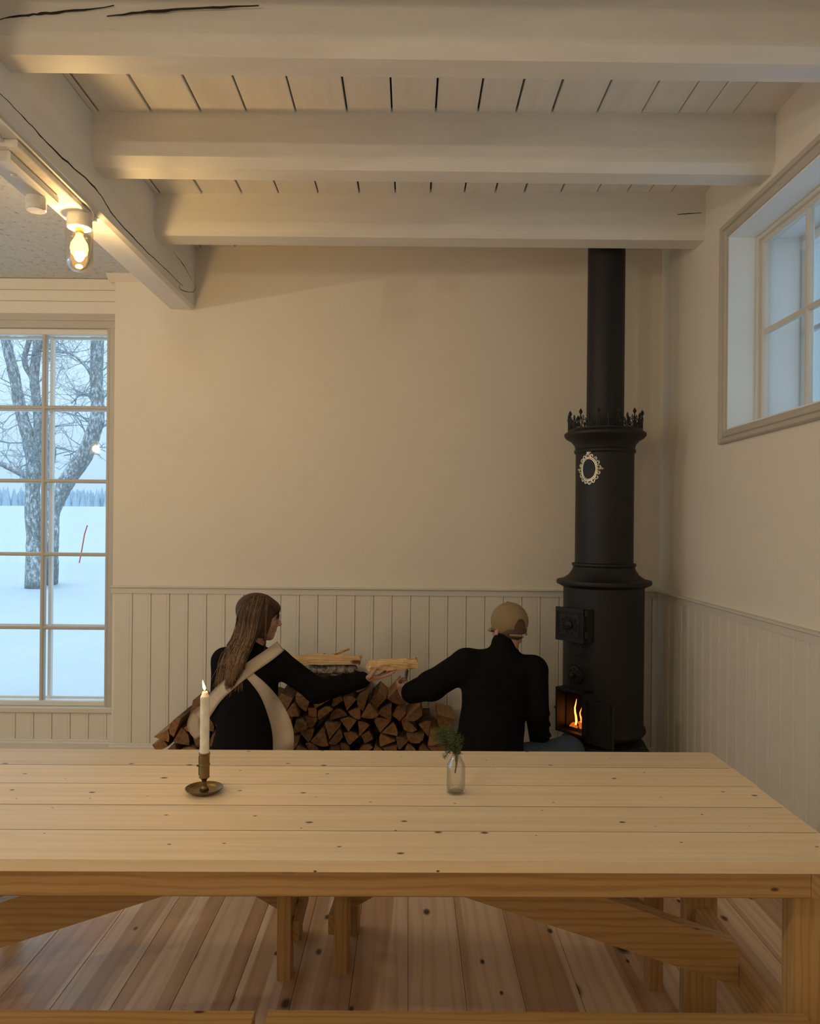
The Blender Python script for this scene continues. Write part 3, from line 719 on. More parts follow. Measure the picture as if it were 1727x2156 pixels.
# bottle and juniper sprig
bpos = onZ(960, 1669, TT)
bot = thing('glass_bottle', 'small clear glass bottle on the table', 'bottle', bpos)
MB().lathe([(.020,.0005),(.0235,.002),(.0243,.006),(.0243,.068),(.0238,.073),(.0130,.094),(.0112,.098),(.0112,.1035),(.0118,.1045),(.0100,.1048),(.0098,.098),(.0118,.092),(.0222,.072),(.0228,.066),(.0228,.010),(.018,.006),(.004,.009)], 36, closed=False).build('glass', M['bottle'], bot, smooth=True)
MB().lathe([(.004,.002),(.019,.0025),(.020,.005),(.016,.0065),(.004,.008)], 28).build('thick_base', M['bottle'], bot, smooth=True)
spr = thing('juniper_sprig', 'green juniper sprig standing in the clear bottle', 'plant', bpos)
rg = random.Random(4); nd = MB()
scl = bpos.y/FOC
def sp(px, py, dy=0): return Vector(((px-960)*scl, dy, (1669-py)*scl))
branches = [[(958,1627),(960,1605),(961,1588),(955,1565),(945,1545)], [(958,1628),(963,1600),(963,1585),(962,1565),(955,1540)], [(960,1600),(958,1588),(948,1572),(932,1560),(915,1553)], [(959,1604),(958,1586),(948,1580),(936,1590)], [(960,1600),(960,1586),(964,1572),(967,1558)], [(958,1588),(946,1570),(930,1548),(922,1545)], [(957,1588),(940,1566),(935,1545),(938,1534)]]
for bi, b in enumerate(branches):
    P = [sp(px, py, 0 if k < 3 else rg.uniform(-.018,.018)) for k, (px,py) in enumerate(b)]
    P = catmull(P, 4)
    MB().tube(P, [.0016*(1-.6*k/len(P)) for k in range(len(P))], 5).build('stem', M['stem'], spr)
    n0 = len(P)//2 if bi not in (3,) else len(P)-6
    for k in range(n0, len(P)):
        for _ in range(26 if bi != 3 else 9):
            p = P[k] + Vector((rg.gauss(0,.0055), rg.gauss(0,.0065), rg.gauss(0,.0055)))*(1 if bi != 3 else .5)
            d = Vector((rg.uniform(-1,.8), rg.uniform(-1,1), rg.uniform(-.45,1.1))).normalized()
            nd.tube([p, p+d*.004, p+d*rg.uniform(.007,.013)], [.0006,.0007,.0001], 3)
o = nd.build('needles', M['needle'], spr); o['kind'] = 'stuff'

# ================================================================== FIREWOOD
PY0 = 4.30
tops = [(318,1578),(332,1545),(352,1520),(372,1490),(400,1474),(440,1470),(560,1450),(610,1440),(640,1418),(690,1414),(750,1422),(770,1446),(800,1440),(830,1444),(852,1456),(880,1476),(905,1480),(925,1500),(938,1520),(941,1578)]
tx = [onY(a,b,PY0).x for a,b in tops]; tz = [onY(a,b,PY0).z for a,b in tops]
rg = random.Random(21)
nlog = 0
def log_mesh(poly, barkedges, y0, y1):
    mb = MB(); n = len(poly); o = 0
    A = [Vector((p.x, y0, p.z)) for p in poly]; B = [Vector((p.x*1.0, y1, p.z)) for p in poly]
    c = sum(poly, Vector())/n
    A2 = [Vector((a.x+(c.x-a.x)*.03, y0, a.z+(c.z-a.z)*.03)) for a in A]; A1 = [a+Vector((0,.006,0)) for a in A]
    vs = A2 + A1 + B
    fs = [tuple(range(n))]; ms = [0]
    for i in range(n):
        k = (i+1) % n
        fs.append((i, n+i, n+k, k)); ms.append(0)
        fs.append((n+i, 2*n+i, 2*n+k, n+k)); ms.append(2 if i in barkedges else 1)
    fs.append(tuple(2*n+i for i in range(n-1,-1,-1))); ms.append(0)
    mb.v = [tuple(v-Vector((c.x,0,c.z))) for v in vs]; mb.f = fs; mb.m = ms
    return mb, Vector((c.x,0,c.z))
def shrink(poly, d):
    c = sum(poly, Vector())/len(poly)
    return [p + (c-p).normalized()*min(d, (c-p).length*.5) for p in poly]

# split wedges, half rounds and billets grown until they touch their neighbours
def log_shape():
    u = rg.random()
    if u < .62:      # wedge with a rounded bark side
        h = rg.uniform(.55,1.05); R_ = rg.uniform(.085,.105)
        P = [(0,0)] + [(R_*math.cos(a)*rg.uniform(.96,1.03), R_*math.sin(a)*rg.uniform(.96,1.03)) for a in np.linspace(-h/2-.1, h/2+.1, 5)]; bk = [1,2,3,4]
        if rg.random() < .4: P = [(.012,-.008),(.012,.008)] + P[:0:-1]; P = P[:2] + P[2:]; bk = [2,3,4,5]
    elif u < .82:    # half round
        R_ = rg.uniform(.048,.058); P = [(R_*math.cos(a), R_*math.sin(a)*rg.uniform(.8,1)) for a in np.linspace(0, PI, 7)]; bk = [0,1,2,3,4,5]
    else:            # four-sided billet
        a, b = rg.uniform(.030,.042), rg.uniform(.026,.036); P = [(-a,-b*rg.uniform(.6,1)),(a*rg.uniform(.7,1),-b),(a,b*rg.uniform(.7,1)),(-a*rg.uniform(.5,1),b)]; bk = [2]
    P = np.array(P); P -= P.mean(0)
    ar = sum(P[k][0]*P[(k+1)%len(P)][1]-P[(k+1)%len(P)][0]*P[k][1] for k in range(len(P)))
    if ar < 0: n = len(P); P = P[::-1]; bk = [(n-2-e) % n for e in bk]
    return P, bk
def sat(A, B):
    """separating-axis test of two convex outlines"""
    for Q in (A, B):
        E_ = np.roll(Q, -1, 0)-Q; N_ = np.stack([E_[:,1], -E_[:,0]], 1)
        pa, pb = A@N_.T, B@N_.T
        if np.any((pa.max(0) < pb.min(0)) | (pb.max(0) < pa.min(0))): return False
    return True
LG = []
sx_, sz_ = .088, .072
j = 0; z = .042
while z < .72:
    x = tx[0] + .05 + (j % 2)*sx_/2
    while x < tx[-1]-.03:
        if z + .030 < np.interp(x, tx, tz):
            P, bk = log_shape(); LG.append([P, bk, x+rg.uniform(-.012,.012), z+rg.uniform(-.008,.008), rg.uniform(0,2*PI), .5])
        x += sx_
    z += sz_; j += 1
def outline(L, grow=1.0):
    P, bk, x, z, a, s_ = L; c, q = math.cos(a), math.sin(a)
    return P@np.array([[c,q],[-q,c]])*s_*grow + (x, z)
OUT = [outline(L) for L in LG]
NB = [[k for k in range(len(LG)) if k != i and abs(LG[k][2]-L[2]) < .21 and abs(LG[k][3]-L[3]) < .19] for i, L in enumerate(LG)]
for it in range(34):
    for i, L in enumerate(LG):
        if L[5] >= 1.12: continue
        t = list(L); t[5] *= 1.045; t[2] += rg.uniform(-.006,.006); t[3] += rg.uniform(-.007,.004); t[4] += rg.uniform(-.25,.25)
        o = outline(t, 1.05)
        if o[:,1].min() < .001 or o[:,1].max() > np.interp(t[2], tx, tz)+.03: continue
        if any(sat(o, OUT[k]) for k in NB[i]): continue
        LG[i] = t; OUT[i] = outline(t)
for i, L in enumerate(LG):
    if L[5] < .62: continue
    P = [Vector((p[0], 0, p[1])) for p in OUT[i]]
    y0 = PY0 + rg.uniform(-.03,.03)
    mb, c0 = log_mesh(P, L[1], y0, y0+rg.uniform(.28,.305))
    o = mb.build('firewood_log', [M['endgrain'], M['splitface'], M['birch'] if rg.random() < .25 else M['bark']], loc=c0)
    kind_ = {4: 'squarish', 7: 'half-round'}.get(len(L[0]), 'wedge-shaped'); bk_ = 'birch' if o.data.materials[2] == M['birch'] else 'dark bark'
    lvl = 'low in the woodpile' if L[3] < .2 else ('on top of the woodpile' if L[3] + .11 > np.interp(L[2], tx, tz) else 'midway up the woodpile')
    fx = L[2]*FOC/PY0 + CX
    whr = 'at its left end behind the candle' if fx < 425 else ('behind the kneeling woman' if fx < 600 else ('right beside her apron' if fx < 690 else ('below the held out log' if fx < 790 else ('below the man\'s left hand' if fx < 870 else 'at its end beside the man'))))
    tag(o, '%s %s log %s %s' % (kind_, bk_, lvl, whr), 'firewood', 'split logs in the woodpile'); nlog += 1
def stick(name, label, p0, p1, prof, mat, group=None, ragged=.004, seed=1, n=7):
    """split stick: irregular section swept from p0 to p1 with torn fibres"""
    p0, p1 = Vector(p0), Vector(p1); t = (p1-p0).normalized(); up = Vector((0,0,1)); up = (up - t*up.dot(t)).normalized(); sd = t.cross(up)
    r = random.Random(seed); mb = MB(); k = len(prof); L = (p1-p0).length
    off = [0]*k
    for i in range(n+1):
        f = i/n
        for q, (a, b) in enumerate(prof):
            e = r.uniform(-.012,.012) if i in (0,n) else 0
            mb.v.append(tuple(p0 - p0 + t*(L*f+e) + sd*(a + r.uniform(-ragged,ragged)) + up*(b + r.uniform(-ragged,ragged))))
    for i in range(n):
        for q in range(k):
            q2 = (q+1) % k; mb.f.append((i*k+q, i*k+q2, (i+1)*k+q2, (i+1)*k+q)); mb.m.append(0)
    mb.f.append(tuple(range(k-1,-1,-1))); mb.m.append(0); mb.f.append(tuple(n*k+q for q in range(k))); mb.m.append(0)
    o = mb.build(name, mat, loc=p0); tag(o, label, 'firewood', group); return o
wedge = lambda w, h: [(-w/2,0),(-w*.1,-h*.06),(w/2,h*.05),(w*.46,h*.55),(w*.1,h),(-w*.38,h*.8)]
SY = 4.40
pt = lambda a, b, Y=SY: onY(a, b, Y)
stick('firewood_stick', 'pale split stick lying across the top of the woodpile', pt(648,1396), pt(758,1398), wedge(.085,.052), M['pale_split'], None, .003, 2)
stick('firewood_stick', 'pale split stick behind the woman\'s shoulder on the woodpile', pt(612,1401,4.52), pt(684,1394,4.52), wedge(.09,.055), M['pale_split'], None, .003, 5)
stick('firewood_stick', 'thin pale stick leaning up off the top of the woodpile', pt(684,1386,4.47), pt(733,1367,4.56), [(-.009,-.006),(.009,-.006),(.010,.006),(-.007,.008)], M['pale_split'], None, .001, 9)
stick('firewood_log', 'bark covered log lying crosswise under the pale sticks', pt(645,1419,4.40), pt(748,1419,4.40), [(.045*math.cos(a), .026+.026*math.sin(a)) for a in np.linspace(-PI,PI,10)[:-1]], M['birch'], None, .003, 12)

# ================================================================== STOVE
SX, SY_ = 1.103, 4.30
ssc = SY_/FOC
zz = lambda py: onY(1271, py, SY_).z
stove = thing('wood_stove', 'tall black cast iron column stove with glowing firebox', 'stove', (SX, SY_, 0))
H = lambda hw: hw*ssc
DA = math.radians(216.5)                           # direction the doors face
dv = Vector((math.cos(DA), math.sin(DA), 0)); tv = Vector((-dv.y, dv.x, 0))     # tv: to the door's right as seen from the camera
if tv.y > 0: tv = -tv
SEG = 72
# plinth and lower drum
MB().lathe([(H(112),0),(H(112),.035),(H(108),.05),(H(104),zz(1600)),(H(97),zz(1580)),(H(84),zz(1556)),(H(66),zz(1546))], SEG).build('base', M['iron'], stove, auto=.5)
zb0, zb1 = zz(1528), zz(1441)
prof = [(H(60),zz(1552)),(H(72),zz(1548)),(H(84),zz(1540)),(H(88),zz(1534)),(H(87),zz(1527)),(H(83),zz(1520)),(H(83),zb1),(H(83),zz(1240)),(H(83),zz(1234))]
def skip_open(i, k):
    a = 2*PI*(k+.5)/SEG; d = (a-DA+PI) % (2*PI) - PI
    return i == 5 and abs(d) < .34
MB().lathe(prof, SEG, skip=skip_open).build('lower_drum', M['iron'], stove, auto=.5)
MB().lathe([(H(83),zz(1236)),(H(89),zz(1233)),(H(97),zz(1229)),(H(98),zz(1225)),(H(97),zz(1221)),(H(84),zz(1218)),(H(72),zz(1210)),(H(65),zz(1199)),(H(63),zz(1193)),(H(66),zz(1190)),(H(66),zz(1186)),(H(60),zz(1184))], SEG).build('middle_cornice', M['iron'], stove, auto=.5)
MB().lathe([(H(60),zz(1186)),(H(60),zz(954))], SEG).build('upper_drum', M['iron'], stove, auto=.5)
MB().lathe([(H(60),zz(957)),(H(63),zz(954)),(H(63.5),zz(950)),(H(61),zz(946)),(H(63),zz(938)),(H(70),zz(930)),(H(80),zz(924)),(H(84),zz(919)),(H(84),zz(914)),(H(79),zz(911)),(H(76),zz(907)),(H(40),zz(905))], SEG).build('top_cornice', M['iron'], stove, auto=.5)
MB().lathe([(H(38.5),zz(908)),(H(38.5),zc(SX)+.03)], 48).build('stove_pipe', M['iron'], stove, auto=.5)
# pierced crown gallery
RC = H(75.5); zc0 = zz(911)
def cyl(s, h): a = s/RC; return Vector((RC*math.cos(a), RC*math.sin(a), zc0+h))
cr = MB()
cr.lathe([(RC+.003,zc0-.004),(RC+.003,zc0+.014),(RC-.003,zc0+.014),(RC-.003,zc0-.004)], SEG, closed=False)
NM = 12; QS = .74; ml = 2*PI*RC/NM
def spiral(cx, cy, r, a0, turns, sgn): 
    return [(cx + r*(1-.75*u)*math.cos(a0+sgn*u*turns*2*PI), cy + r*(1-.75*u)*math.sin(a0+sgn*u*turns*2*PI)) for u in np.linspace(0,1,13)]
for m_ in range(NM):
    s0 = m_*ml + .02
    for sg in (-1, 1):
        for path, r in ((spiral(sg*.033,.040,.022,-PI/2,1.3,sg), .0032), (spiral(sg*.018,.066,.013,PI/2 if sg>0 else PI/2,1.1,-sg), .0028), ([(0,.012),(sg*.012,.03),(sg*.008,.055),(0,.082)], .0034), ([(sg*.058,.014),(sg*.06,.04),(sg*.052,.058),(sg*.040,.064)], .003), ([(sg*.068,.012),(sg*.069,.035),(sg*.0685,.052)], .003)):
            cr.tube([cyl(s0+a*QS, b) for a, b in path], r*.9, 5)
    cr.tube([cyl(s0,b) for b in (.078,.088,.094,.102,.110,.118)], [.003,.004,.009,.010,.006,.001], 8)      # finial bud
    cr.tube([cyl(s0+ml/2,b) for b in (.012,.055,.07,.082,.09)], [.004,.004,.007,.005,.001], 6)
cr.build('crown', M['iron'], stove)
# medallion
MA = math.radians(224.5); zm = zz(991); Rm = H(60)+.004
def med(a, b, d=0): an = MA + a/Rm; return Vector(((Rm+d)*math.cos(an), (Rm+d)*math.sin(an), zm+b))
me_ = MB(); OV = lambda t, a, b: (a*math.cos(t), b*math.sin(t))
for a, b, r in ((.043,.057,.0026),(.050,.064,.0022)):
    me_.tube([med(*OV(t,a,b)) for t in np.linspace(0,2*PI,41)], r, 6)
for k in range(16):
    t = 2*PI*k/16 + .1; cx, cy = OV(t, .062, .076)
    big = 1.25 if k % 4 == 0 else 1
    for sg in (-1,1):
        nx, ny = math.cos(t), math.sin(t)
        pts = [(cx + .011*big*((1-.7*u)*math.cos(t+PI+sg*u*5.2)) , cy + .012*big*((1-.7*u)*math.sin(t+PI+sg*u*5.2))) for u in np.linspace(0,1,9)]
        me_.tube([med(*p) for p in pts], .0021, 5)
    e = OV(t, .073, .086); me_.tube([med(*OV(t,.066,.080)), med(*e)], [.003,.0015], 5)
for k in range(20):
    t = 2*PI*k/20; cx, cy = OV(t, .0565, .0705)
    me_.tube([med(cx + .007*(1-.6*u)*math.cos(t+u*6), cy + .007*(1-.6*u)*math.sin(t+u*6)) for u in np.linspace(0,1,8)], .0018, 4)
for sg in (-1,0,1): me_.tube([med(sg*.004,.083), med(sg*.011,.092), med(sg*.013,.098-.004*abs(sg))], [.003,.006,.003], 6)
for k in (0, PI): me_.tube([med(*OV(k,.066,.08)), med(*OV(k,.078,.08)), med(*OV(k,.085,.08))], [.004,.006,.002], 6)
o = me_.build('medallion', M['pewter'], stove); o['label'] = 'oval pierced silver medallion'
MB().add([med(*OV(t,.042,.056),-.001) for t in np.linspace(0,2*PI,33)[:-1]], [tuple(range(32))]).build('medallion_plate', M['iron'], stove)
# door boxes
def obox(mb, u0, u1, d0, d1, z0, z1, mi=0):
    """box in door coordinates: u along tv, d outward, z up"""
    vs = [tv*u + dv*d + Vector((0,0,z)) for u in (u0,u1) for d in (d0,d1) for z in (z0,z1)]
    return mb.add(vs, [(0,1,3,2),(4,6,7,5),(0,4,5,1),(2,3,7,6),(0,2,6,4),(1,5,7,3)], mi)
R0 = H(83)
zu0, zu1 = zz(1341), zz(1276)
obox(MB(), -.100, .100, R0-.03, R0+.030, zu0, zu1).build('upper_frame', M['iron'], stove)
ud = obox(MB(), -.108, .088, R0+.031, R0+.052, zu0-.004, zu1+.004).build('upper_door', M['iron2'], stove)
rel = MB()
def dp(u, z, d): return tv*u + dv*d + Vector((0,0,z))
zmid = (zu0+zu1)/2
for (w, h) in ((.085,.070),(.074,.060)):
    rel.tube([dp(-.010+a*w, zmid+b*h, R0+.053) for a,b in ((-1,-1),(1,-1),(1,1),(-1,1),(-1,-1))], .0025, 5)
for k in range(10):
    a = k/10*2*PI
    rel.tube([dp(-.010+x_, zmid+y_, R0+.053) for x_, y_ in spiral(.048*math.cos(a), .038*math.sin(a), .014, a, 1.2, 1)], .0022, 5)
rel.build('relief', M['iron2'], ud)
kn = MB(); kn.tube([dp(-.01,zmid,R0+.052), dp(-.01,zmid,R0+.062), dp(-.01,zmid,R0+.066)], [.026,.024,.012], 16); kn.tube([dp(-.06,zmid+.006,R0+.062), dp(-.02,zmid,R0+.066), dp(.0,zmid,R0+.064)], .006, 8)
kn.build('latch', M['iron2'], ud, smooth=True)
for zq in (zu0+.025, zu1-.03): MB().tube([dp(.094,zq,R0+.035), dp(.094,zq+.03,R0+.035)], .009, 8).build('hinge', M['iron2'], stove)
# plaque and air vent between the doors
pq = MB(); zq0, zq1 = zz(1398), zz(1348)
def cyr(u, z, d=0.0): an = DA - u/R0; return Vector(((R0+d)*math.cos(an), (R0+d)*math.sin(an), z))
for z_, w in ((zq0,.085),(zq0+.012,.08),(zq1,.085),(zq1-.015,.07),((zq0+zq1)/2,.06)):
    pq.tube([cyr(u, z_ + .004*math.sin(u*150)) for u in np.linspace(-w,w,13)], .0035, 5)
pq.build('relief_band', M['iron2'], stove)
vz = zz(1412)
av = MB(); c_ = dp(0,vz,R0-.004); av.tube([c_, c_+dv*.022, c_+dv*.026], [.052,.050,.03], 24); av.tube([c_+dv*.02, c_+dv*.045, c_+dv*.05], [.014,.014,.006], 12)
for k in range(8):
    a = 2*PI*k/8; q_ = c_ + dv*.026 + tv*.036*math.cos(a) + Vector((0,0,.036*math.sin(a))); av.tube([q_, q_+dv*.004], .007, 6)
av.build('air_vent', M['iron2'], stove, auto=.6)
# open firebox mouth
mt = MB(); d0, d1 = R0-.05, R0+.055; w_ = .100; z0_, z1_ = zb0-.004, zb1+.004; tk = .012
for (a,b,c,d) in ((-w_,w_,z1_-tk,z1_),(-w_,w_,z0_,z0_+tk),(-w_,-w_+tk,z0_,z1_),(w_-tk,w_,z0_,z1_)): obox(mt, a, b, d0, d1, c, d)
mt.build('firebox_mouth', M['iron'], stove)
cv = MB(); wi = w_-tk+.001; zi0, zi1 = z0_+tk-.001, z1_-tk+.001; dd0, dd1 = -.10, R0-.04
V = lambda u, d, z: tv*u + dv*d + Vector((0,0,z))
cv.add([V(-wi,dd1,zi0),V(wi,dd1,zi0),V(wi,dd1,zi1),V(-wi,dd1,zi1),V(-wi,dd0,zi0),V(wi,dd0,zi0),V(wi,dd0,zi1),V(-wi,dd0,zi1)], [(0,1,5,4),(3,7,6,2),(0,4,7,3),(1,2,6,5),(4,5,6,7)])
cv.build('firebox', plain('sooty_firebrick', (.025,.016,.012), .45), stove)
fd = obox(MB(), .118, .292, R0+.040, R0+.060, z0_+.002-.02, z1_-.035).build('fire_door', M['iron2'], stove)
rb = MB(); 
for (a,b,c,d) in ((.122,.288,z1_-.047,z1_-.038),(.122,.288,z0_-.014,z0_-.006),(.122,.130,z0_-.014,z1_-.038),(.280,.288,z0_-.014,z1_-.038)): obox(rb, a, b, R0+.060, R0+.066, c, d)
rb.build('door_rim', M['iron2'], fd)
MB().tube([dp(.108,z0_+.02,R0+.05), dp(.108,z1_-.05,R0+.05)], .009, 8).build('hinge', M['iron2'], stove)
MB().tube([dp(-w_-.001,(z0_+z1_)/2,R0+.03), dp(-w_-.018,(z0_+z1_)/2,R0+.034), dp(-w_-.026,(z0_+z1_)/2,R0+.034)], [.012,.010,.006], 8).build('catch', M['iron2'], stove)
# fire inside
fire = thing('fire', 'small orange fire burning inside the stove firebox', 'fire', (SX, SY_, 0))
em = MB(); rg = random.Random(8)
for k in range(22):
    u, d = rg.uniform(-.075,.06), rg.uniform(.08,.215); r = rg.uniform(.010,.018)
    em.lathe([(r*.6,-.004),(r,.008),(r*.5,.016)], 7, V(u,d,zi0+.006))
em.build('embers', emis('embers', (1.0,.18,.02), .55), fire)
for (u, d, h, r, s) in ((-.040,.180,.150,.0055,5),(.012,.150,.070,.0045,4),(-.055,.12,.09,.005,2),(.045,.205,.030,.006,5)):  # first, tallest streak stands for the fire's reflection on the inner wall
    P = [V(u+.006*math.sin(k*1.3), d, zi0+.012+h*k/6) for k in range(7)]
    MB().tube(P, [r*f for f in (.9,1.1,1,.8,.7,.45,.05)], 8).build('flame', emis('wood_flame', (1.0,.27,.04), s*.9), fire, smooth=True)
MB().tube([V(-.07,.06,zi0+.025), V(.06,.11,zi0+.03)], .018, 8).build('burning_log', M['bark'], fire)
ld = bpy.data.lights.new('fire_light', 'POINT'); ld.energy = .035; ld.color = (1,.25,.045); ld.shadow_soft_size = .03
lo = bpy.data.objects.new('fire_light', ld); COL.objects.link(lo); lo.parent = fire; lo.location = V(.0,.15,zi0+.06)

# ================================================================== PEOPLE (signed-distance bodies -> continuous meshes)
class Field:
    def __init__(s, lo, hi, h):
        s.lo = np.array(lo, float); s.h = h
        s.n = np.ceil((np.array(hi)-s.lo)/h).astype(int)+1
        s.F = np.full(s.n, .25, np.float32)
    def region(s, lo, hi, pad):
        a = np.maximum(np.floor((np.array(lo)-pad-s.lo)/s.h).astype(int), 0)
        b = np.minimum(np.ceil((np.array(hi)+pad-s.lo)/s.h).astype(int)+1, s.n)
        if np.any(b <= a): return None, None
        g = [s.lo[i]+s.h*np.arange(a[i], b[i]) for i in range(3)]
        X, Y, Z = np.meshgrid(*g, indexing='ij', sparse=True)
        return tuple(slice(a[i], b[i]) for i in range(3)), (X, Y, Z)
    def put(s, sl, d, k):
        A = s.F[sl]
        if k > 0:
            hh = np.clip(.5+.5*(A-d)/k, 0, 1); s.F[sl] = (A*(1-hh)+d*hh - k*hh*(1-hh)).astype(np.float32)
        else: s.F[sl] = np.minimum(A, d)
    def cut(s, sl, d, k):
        A = s.F[sl]; d = -d
        hh = np.clip(.5-.5*(A-d)/k, 0, 1); s.F[sl] = (A*(1-hh)+d*hh + k*hh*(1-hh)).astype(np.float32)
    def cap(s, p0, p1, r0, r1=None, k=.02, cut=False):
        r1 = r0 if r1 is None else r1; p0 = np.array(p0); p1 = np.array(p1); r = max(r0, r1)
        sl, g = s.region(np.minimum(p0,p1)-r, np.maximum(p0,p1)+r, k+3*s.h+.02)
        if sl is None: return
        v = p1-p0; L2 = float(v@v)+1e-12
        t = np.clip(((g[0]-p0[0])*v[0]+(g[1]-p0[1])*v[1]+(g[2]-p0[2])*v[2])/L2, 0, 1)
        d = np.sqrt((g[0]-p0[0]-t*v[0])**2+(g[1]-p0[1]-t*v[1])**2+(g[2]-p0[2]-t*v[2])**2) - (r0+(r1-r0)*t)
        (s.cut if cut else s.put)(sl, d, k)
    def ell(s, c, r, R=None, k=.02, cut=False):
        c = np.array(c, float); m = max(r)
        sl, g = s.region(c-m, c+m, k+3*s.h+.02)
        if sl is None: return
        R = np.eye(3) if R is None else np.array(R)
        dx, dy, dz = g[0]-c[0], g[1]-c[1], g[2]-c[2]
        q = [dx*R[0][i]+dy*R[1][i]+dz*R[2][i] for i in range(3)]
        k0 = np.sqrt(sum((q[i]/r[i])**2 for i in range(3))); k1 = np.sqrt(sum((q[i]/r[i]**2)**2 for i in range(3)))+1e-9
        (s.cut if cut else s.put)(sl, k0*(k0-1)/k1, k)
    def half(s, p, n, k=.004):
        """keep the side that n points away from"""
        sl, g = s.region(s.lo, s.lo+s.h*s.n, 0)
        d = (g[0]-p[0])*n[0]+(g[1]-p[1])*n[1]+(g[2]-p[2])*n[2]
        s.F = np.maximum(s.F, d.astype(np.float32))
    def mesh(s, smooth_it=1):
        F = s.F; S = F < 0
        c = sum(S[i:i+F.shape[0]-1, j:j+F.shape[1]-1, k:k+F.shape[2]-1].astype(np.int8) for i in (0,1) for j in (0,1) for k in (0,1))
        act = (c > 0) & (c < 8); idx = np.argwhere(act); nv = len(idx)
        num = -np.ones(act.shape, np.int64); num[act] = np.arange(nv)
        P = np.zeros((nv,3)); W = np.zeros(nv)
        co = [(i,j,k) for i in (0,1) for j in (0,1) for k in (0,1)]
        for a in co:
            for ax in range(3):
                if a[ax]: continue
                b = list(a); b[ax] = 1
                fa = F[idx[:,0]+a[0], idx[:,1]+a[1], idx[:,2]+a[2]]; fb = F[idx[:,0]+b[0], idx[:,1]+b[1], idx[:,2]+b[2]]
                m = (fa < 0) != (fb < 0); t = np.where(m, fa/(fa-fb+1e-12*(fa==fb)), 0)
                q = np.tile(np.array(a, float), (nv,1)); q[:,ax] += t
                P[m] += q[m]; W[m] += 1
        P = (P/np.maximum(W,1)[:,None] + idx)*s.h + s.lo
        faces = []
        for ax in range(3):
            u, v = (ax+1)%3, (ax+2)%3
            A = [slice(1,-1)]*3; A[ax] = slice(0,-1); B = list(A); B[ax] = slice(1,None)
            sa, sb = S[tuple(A)], S[tuple(B)]
            e = np.argwhere(sa != sb)
            if not len(e): continue
            flip = sa[tuple(e.T)]
            e = e + np.array([0 if i == ax else 1 for i in range(3)])
            def cell(du, dv_):
                q = e.copy(); q[:,u] += du; q[:,v] += dv_; return num[tuple(q.T)]
            Q = np.stack([cell(-1,-1), cell(0,-1), cell(0,0), cell(-1,0)], 1)
            Q[~flip] = Q[~flip][:, ::-1]; faces.append(Q)
        Q = np.concatenate(faces); Q = Q[(Q >= 0).all(1)]
        for _ in range(smooth_it):
            acc = np.zeros_like(P); cnt = np.zeros(nv)
            for a in range(4):
                i, j = Q[:,a], Q[:,(a+1)%4]
                np.add.at(acc, i, P[j]); np.add.at(acc, j, P[i]); np.add.at(cnt, i, 1); np.add.at(cnt, j, 1)
            P = .5*P + .5*acc/np.maximum(cnt,1)[:,None]
        return P, Q
    def build(s, name, mat, parent, smooth_it=1):
        P, Q = s.mesh(smooth_it)
        me = bpy.data.meshes.new(name); me.from_pydata(P.tolist(), [], Q.tolist()); me.materials.append(mat)
        me.polygons.foreach_set('use_smooth', [True]*len(me.polygons)); me.update()
        o = bpy.data.objects.new(name, me); COL.objects.link(o); o.parent = parent
        return o, BVHTree.FromPolygons(P.tolist(), Q.tolist())
def frame(fwd, up=(0,0,1)):
    f = Vector(fwd).normalized(); u = Vector(up); u = (u - f*u.dot(f)).normalized(); r = f.cross(u)
    return np.array([r, f, u]).T          # columns: right, forward, up
class Loc:
    """primitives given in a local frame (x right, y forward, z up)"""
    def __init__(s, F, o, R, sc=1.0): s.F, s.o, s.R, s.sc = F, np.array(o), R, sc
    def p(s, q): return s.o + s.R @ (np.array(q)*s.sc)
    def ell(s, c, r, k=.01, cut=False, rx=0):
        R = s.R
        if rx: c_, s_ = math.cos(rx), math.sin(rx); R = R @ np.array([[1,0,0],[0,c_,-s_],[0,s_,c_]])
        s.F.ell(s.p(c), [v*s.sc for v in r], R, k, cut)
    def cap(s, a, b, r0, r1=None, k=.01, cut=False): s.F.cap(s.p(a), s.p(b), r0*s.sc, (r0 if r1 is None else r1)*s.sc, k, cut)
def head(F, o, R, sc=1.0, male=False):
    L = Loc(F, o, R, sc)
    L.ell((0,-.012,.030), (.074,.096,.086), .01)
    L.ell((0,.030,-.025), (.062,.060,.078), .02)
    L.ell((0,.066,-.090), (.022,.018,.016), .016)
    for q in (-1,1):
        L.cap((q*.052,-.002,-.058), (q*.012,.062,-.092), .020, .017, .02)
        L.ell((q*.034,.062,-.022), (.02,.018,.02), .02)
        L.ell((q*.031,.094,.004), (.013,.010,.008), .008, True)
        L.ell((q*.031,.082,.003), (.012,.010,.010), .004)
        L.ell((q*.0765,-.008,-.008), (.007,.019,.030), .006)
        L.ell((q*.082,-.004,-.006), (.006,.010,.018), .004, True)
    L.cap((0,.086,.008), (0,.110,-.027), .0075, .0115, .008)
    for q in (-1,1): L.ell((q*.010,.100,-.031), (.008,.009,.007), .006)
    L.ell((0,.080,.024), (.046,.013,.011), .014)
    L.ell((0,.084,-.045), (.022,.012,.014), .01); L.ell((0,.0905,-.0545), (.020,.007,.005), .004); L.ell((0,.089,-.064), (.018,.007,.0055), .004); L.ell((0,.080,-.076), (.018,.010,.010), .01)
    return L
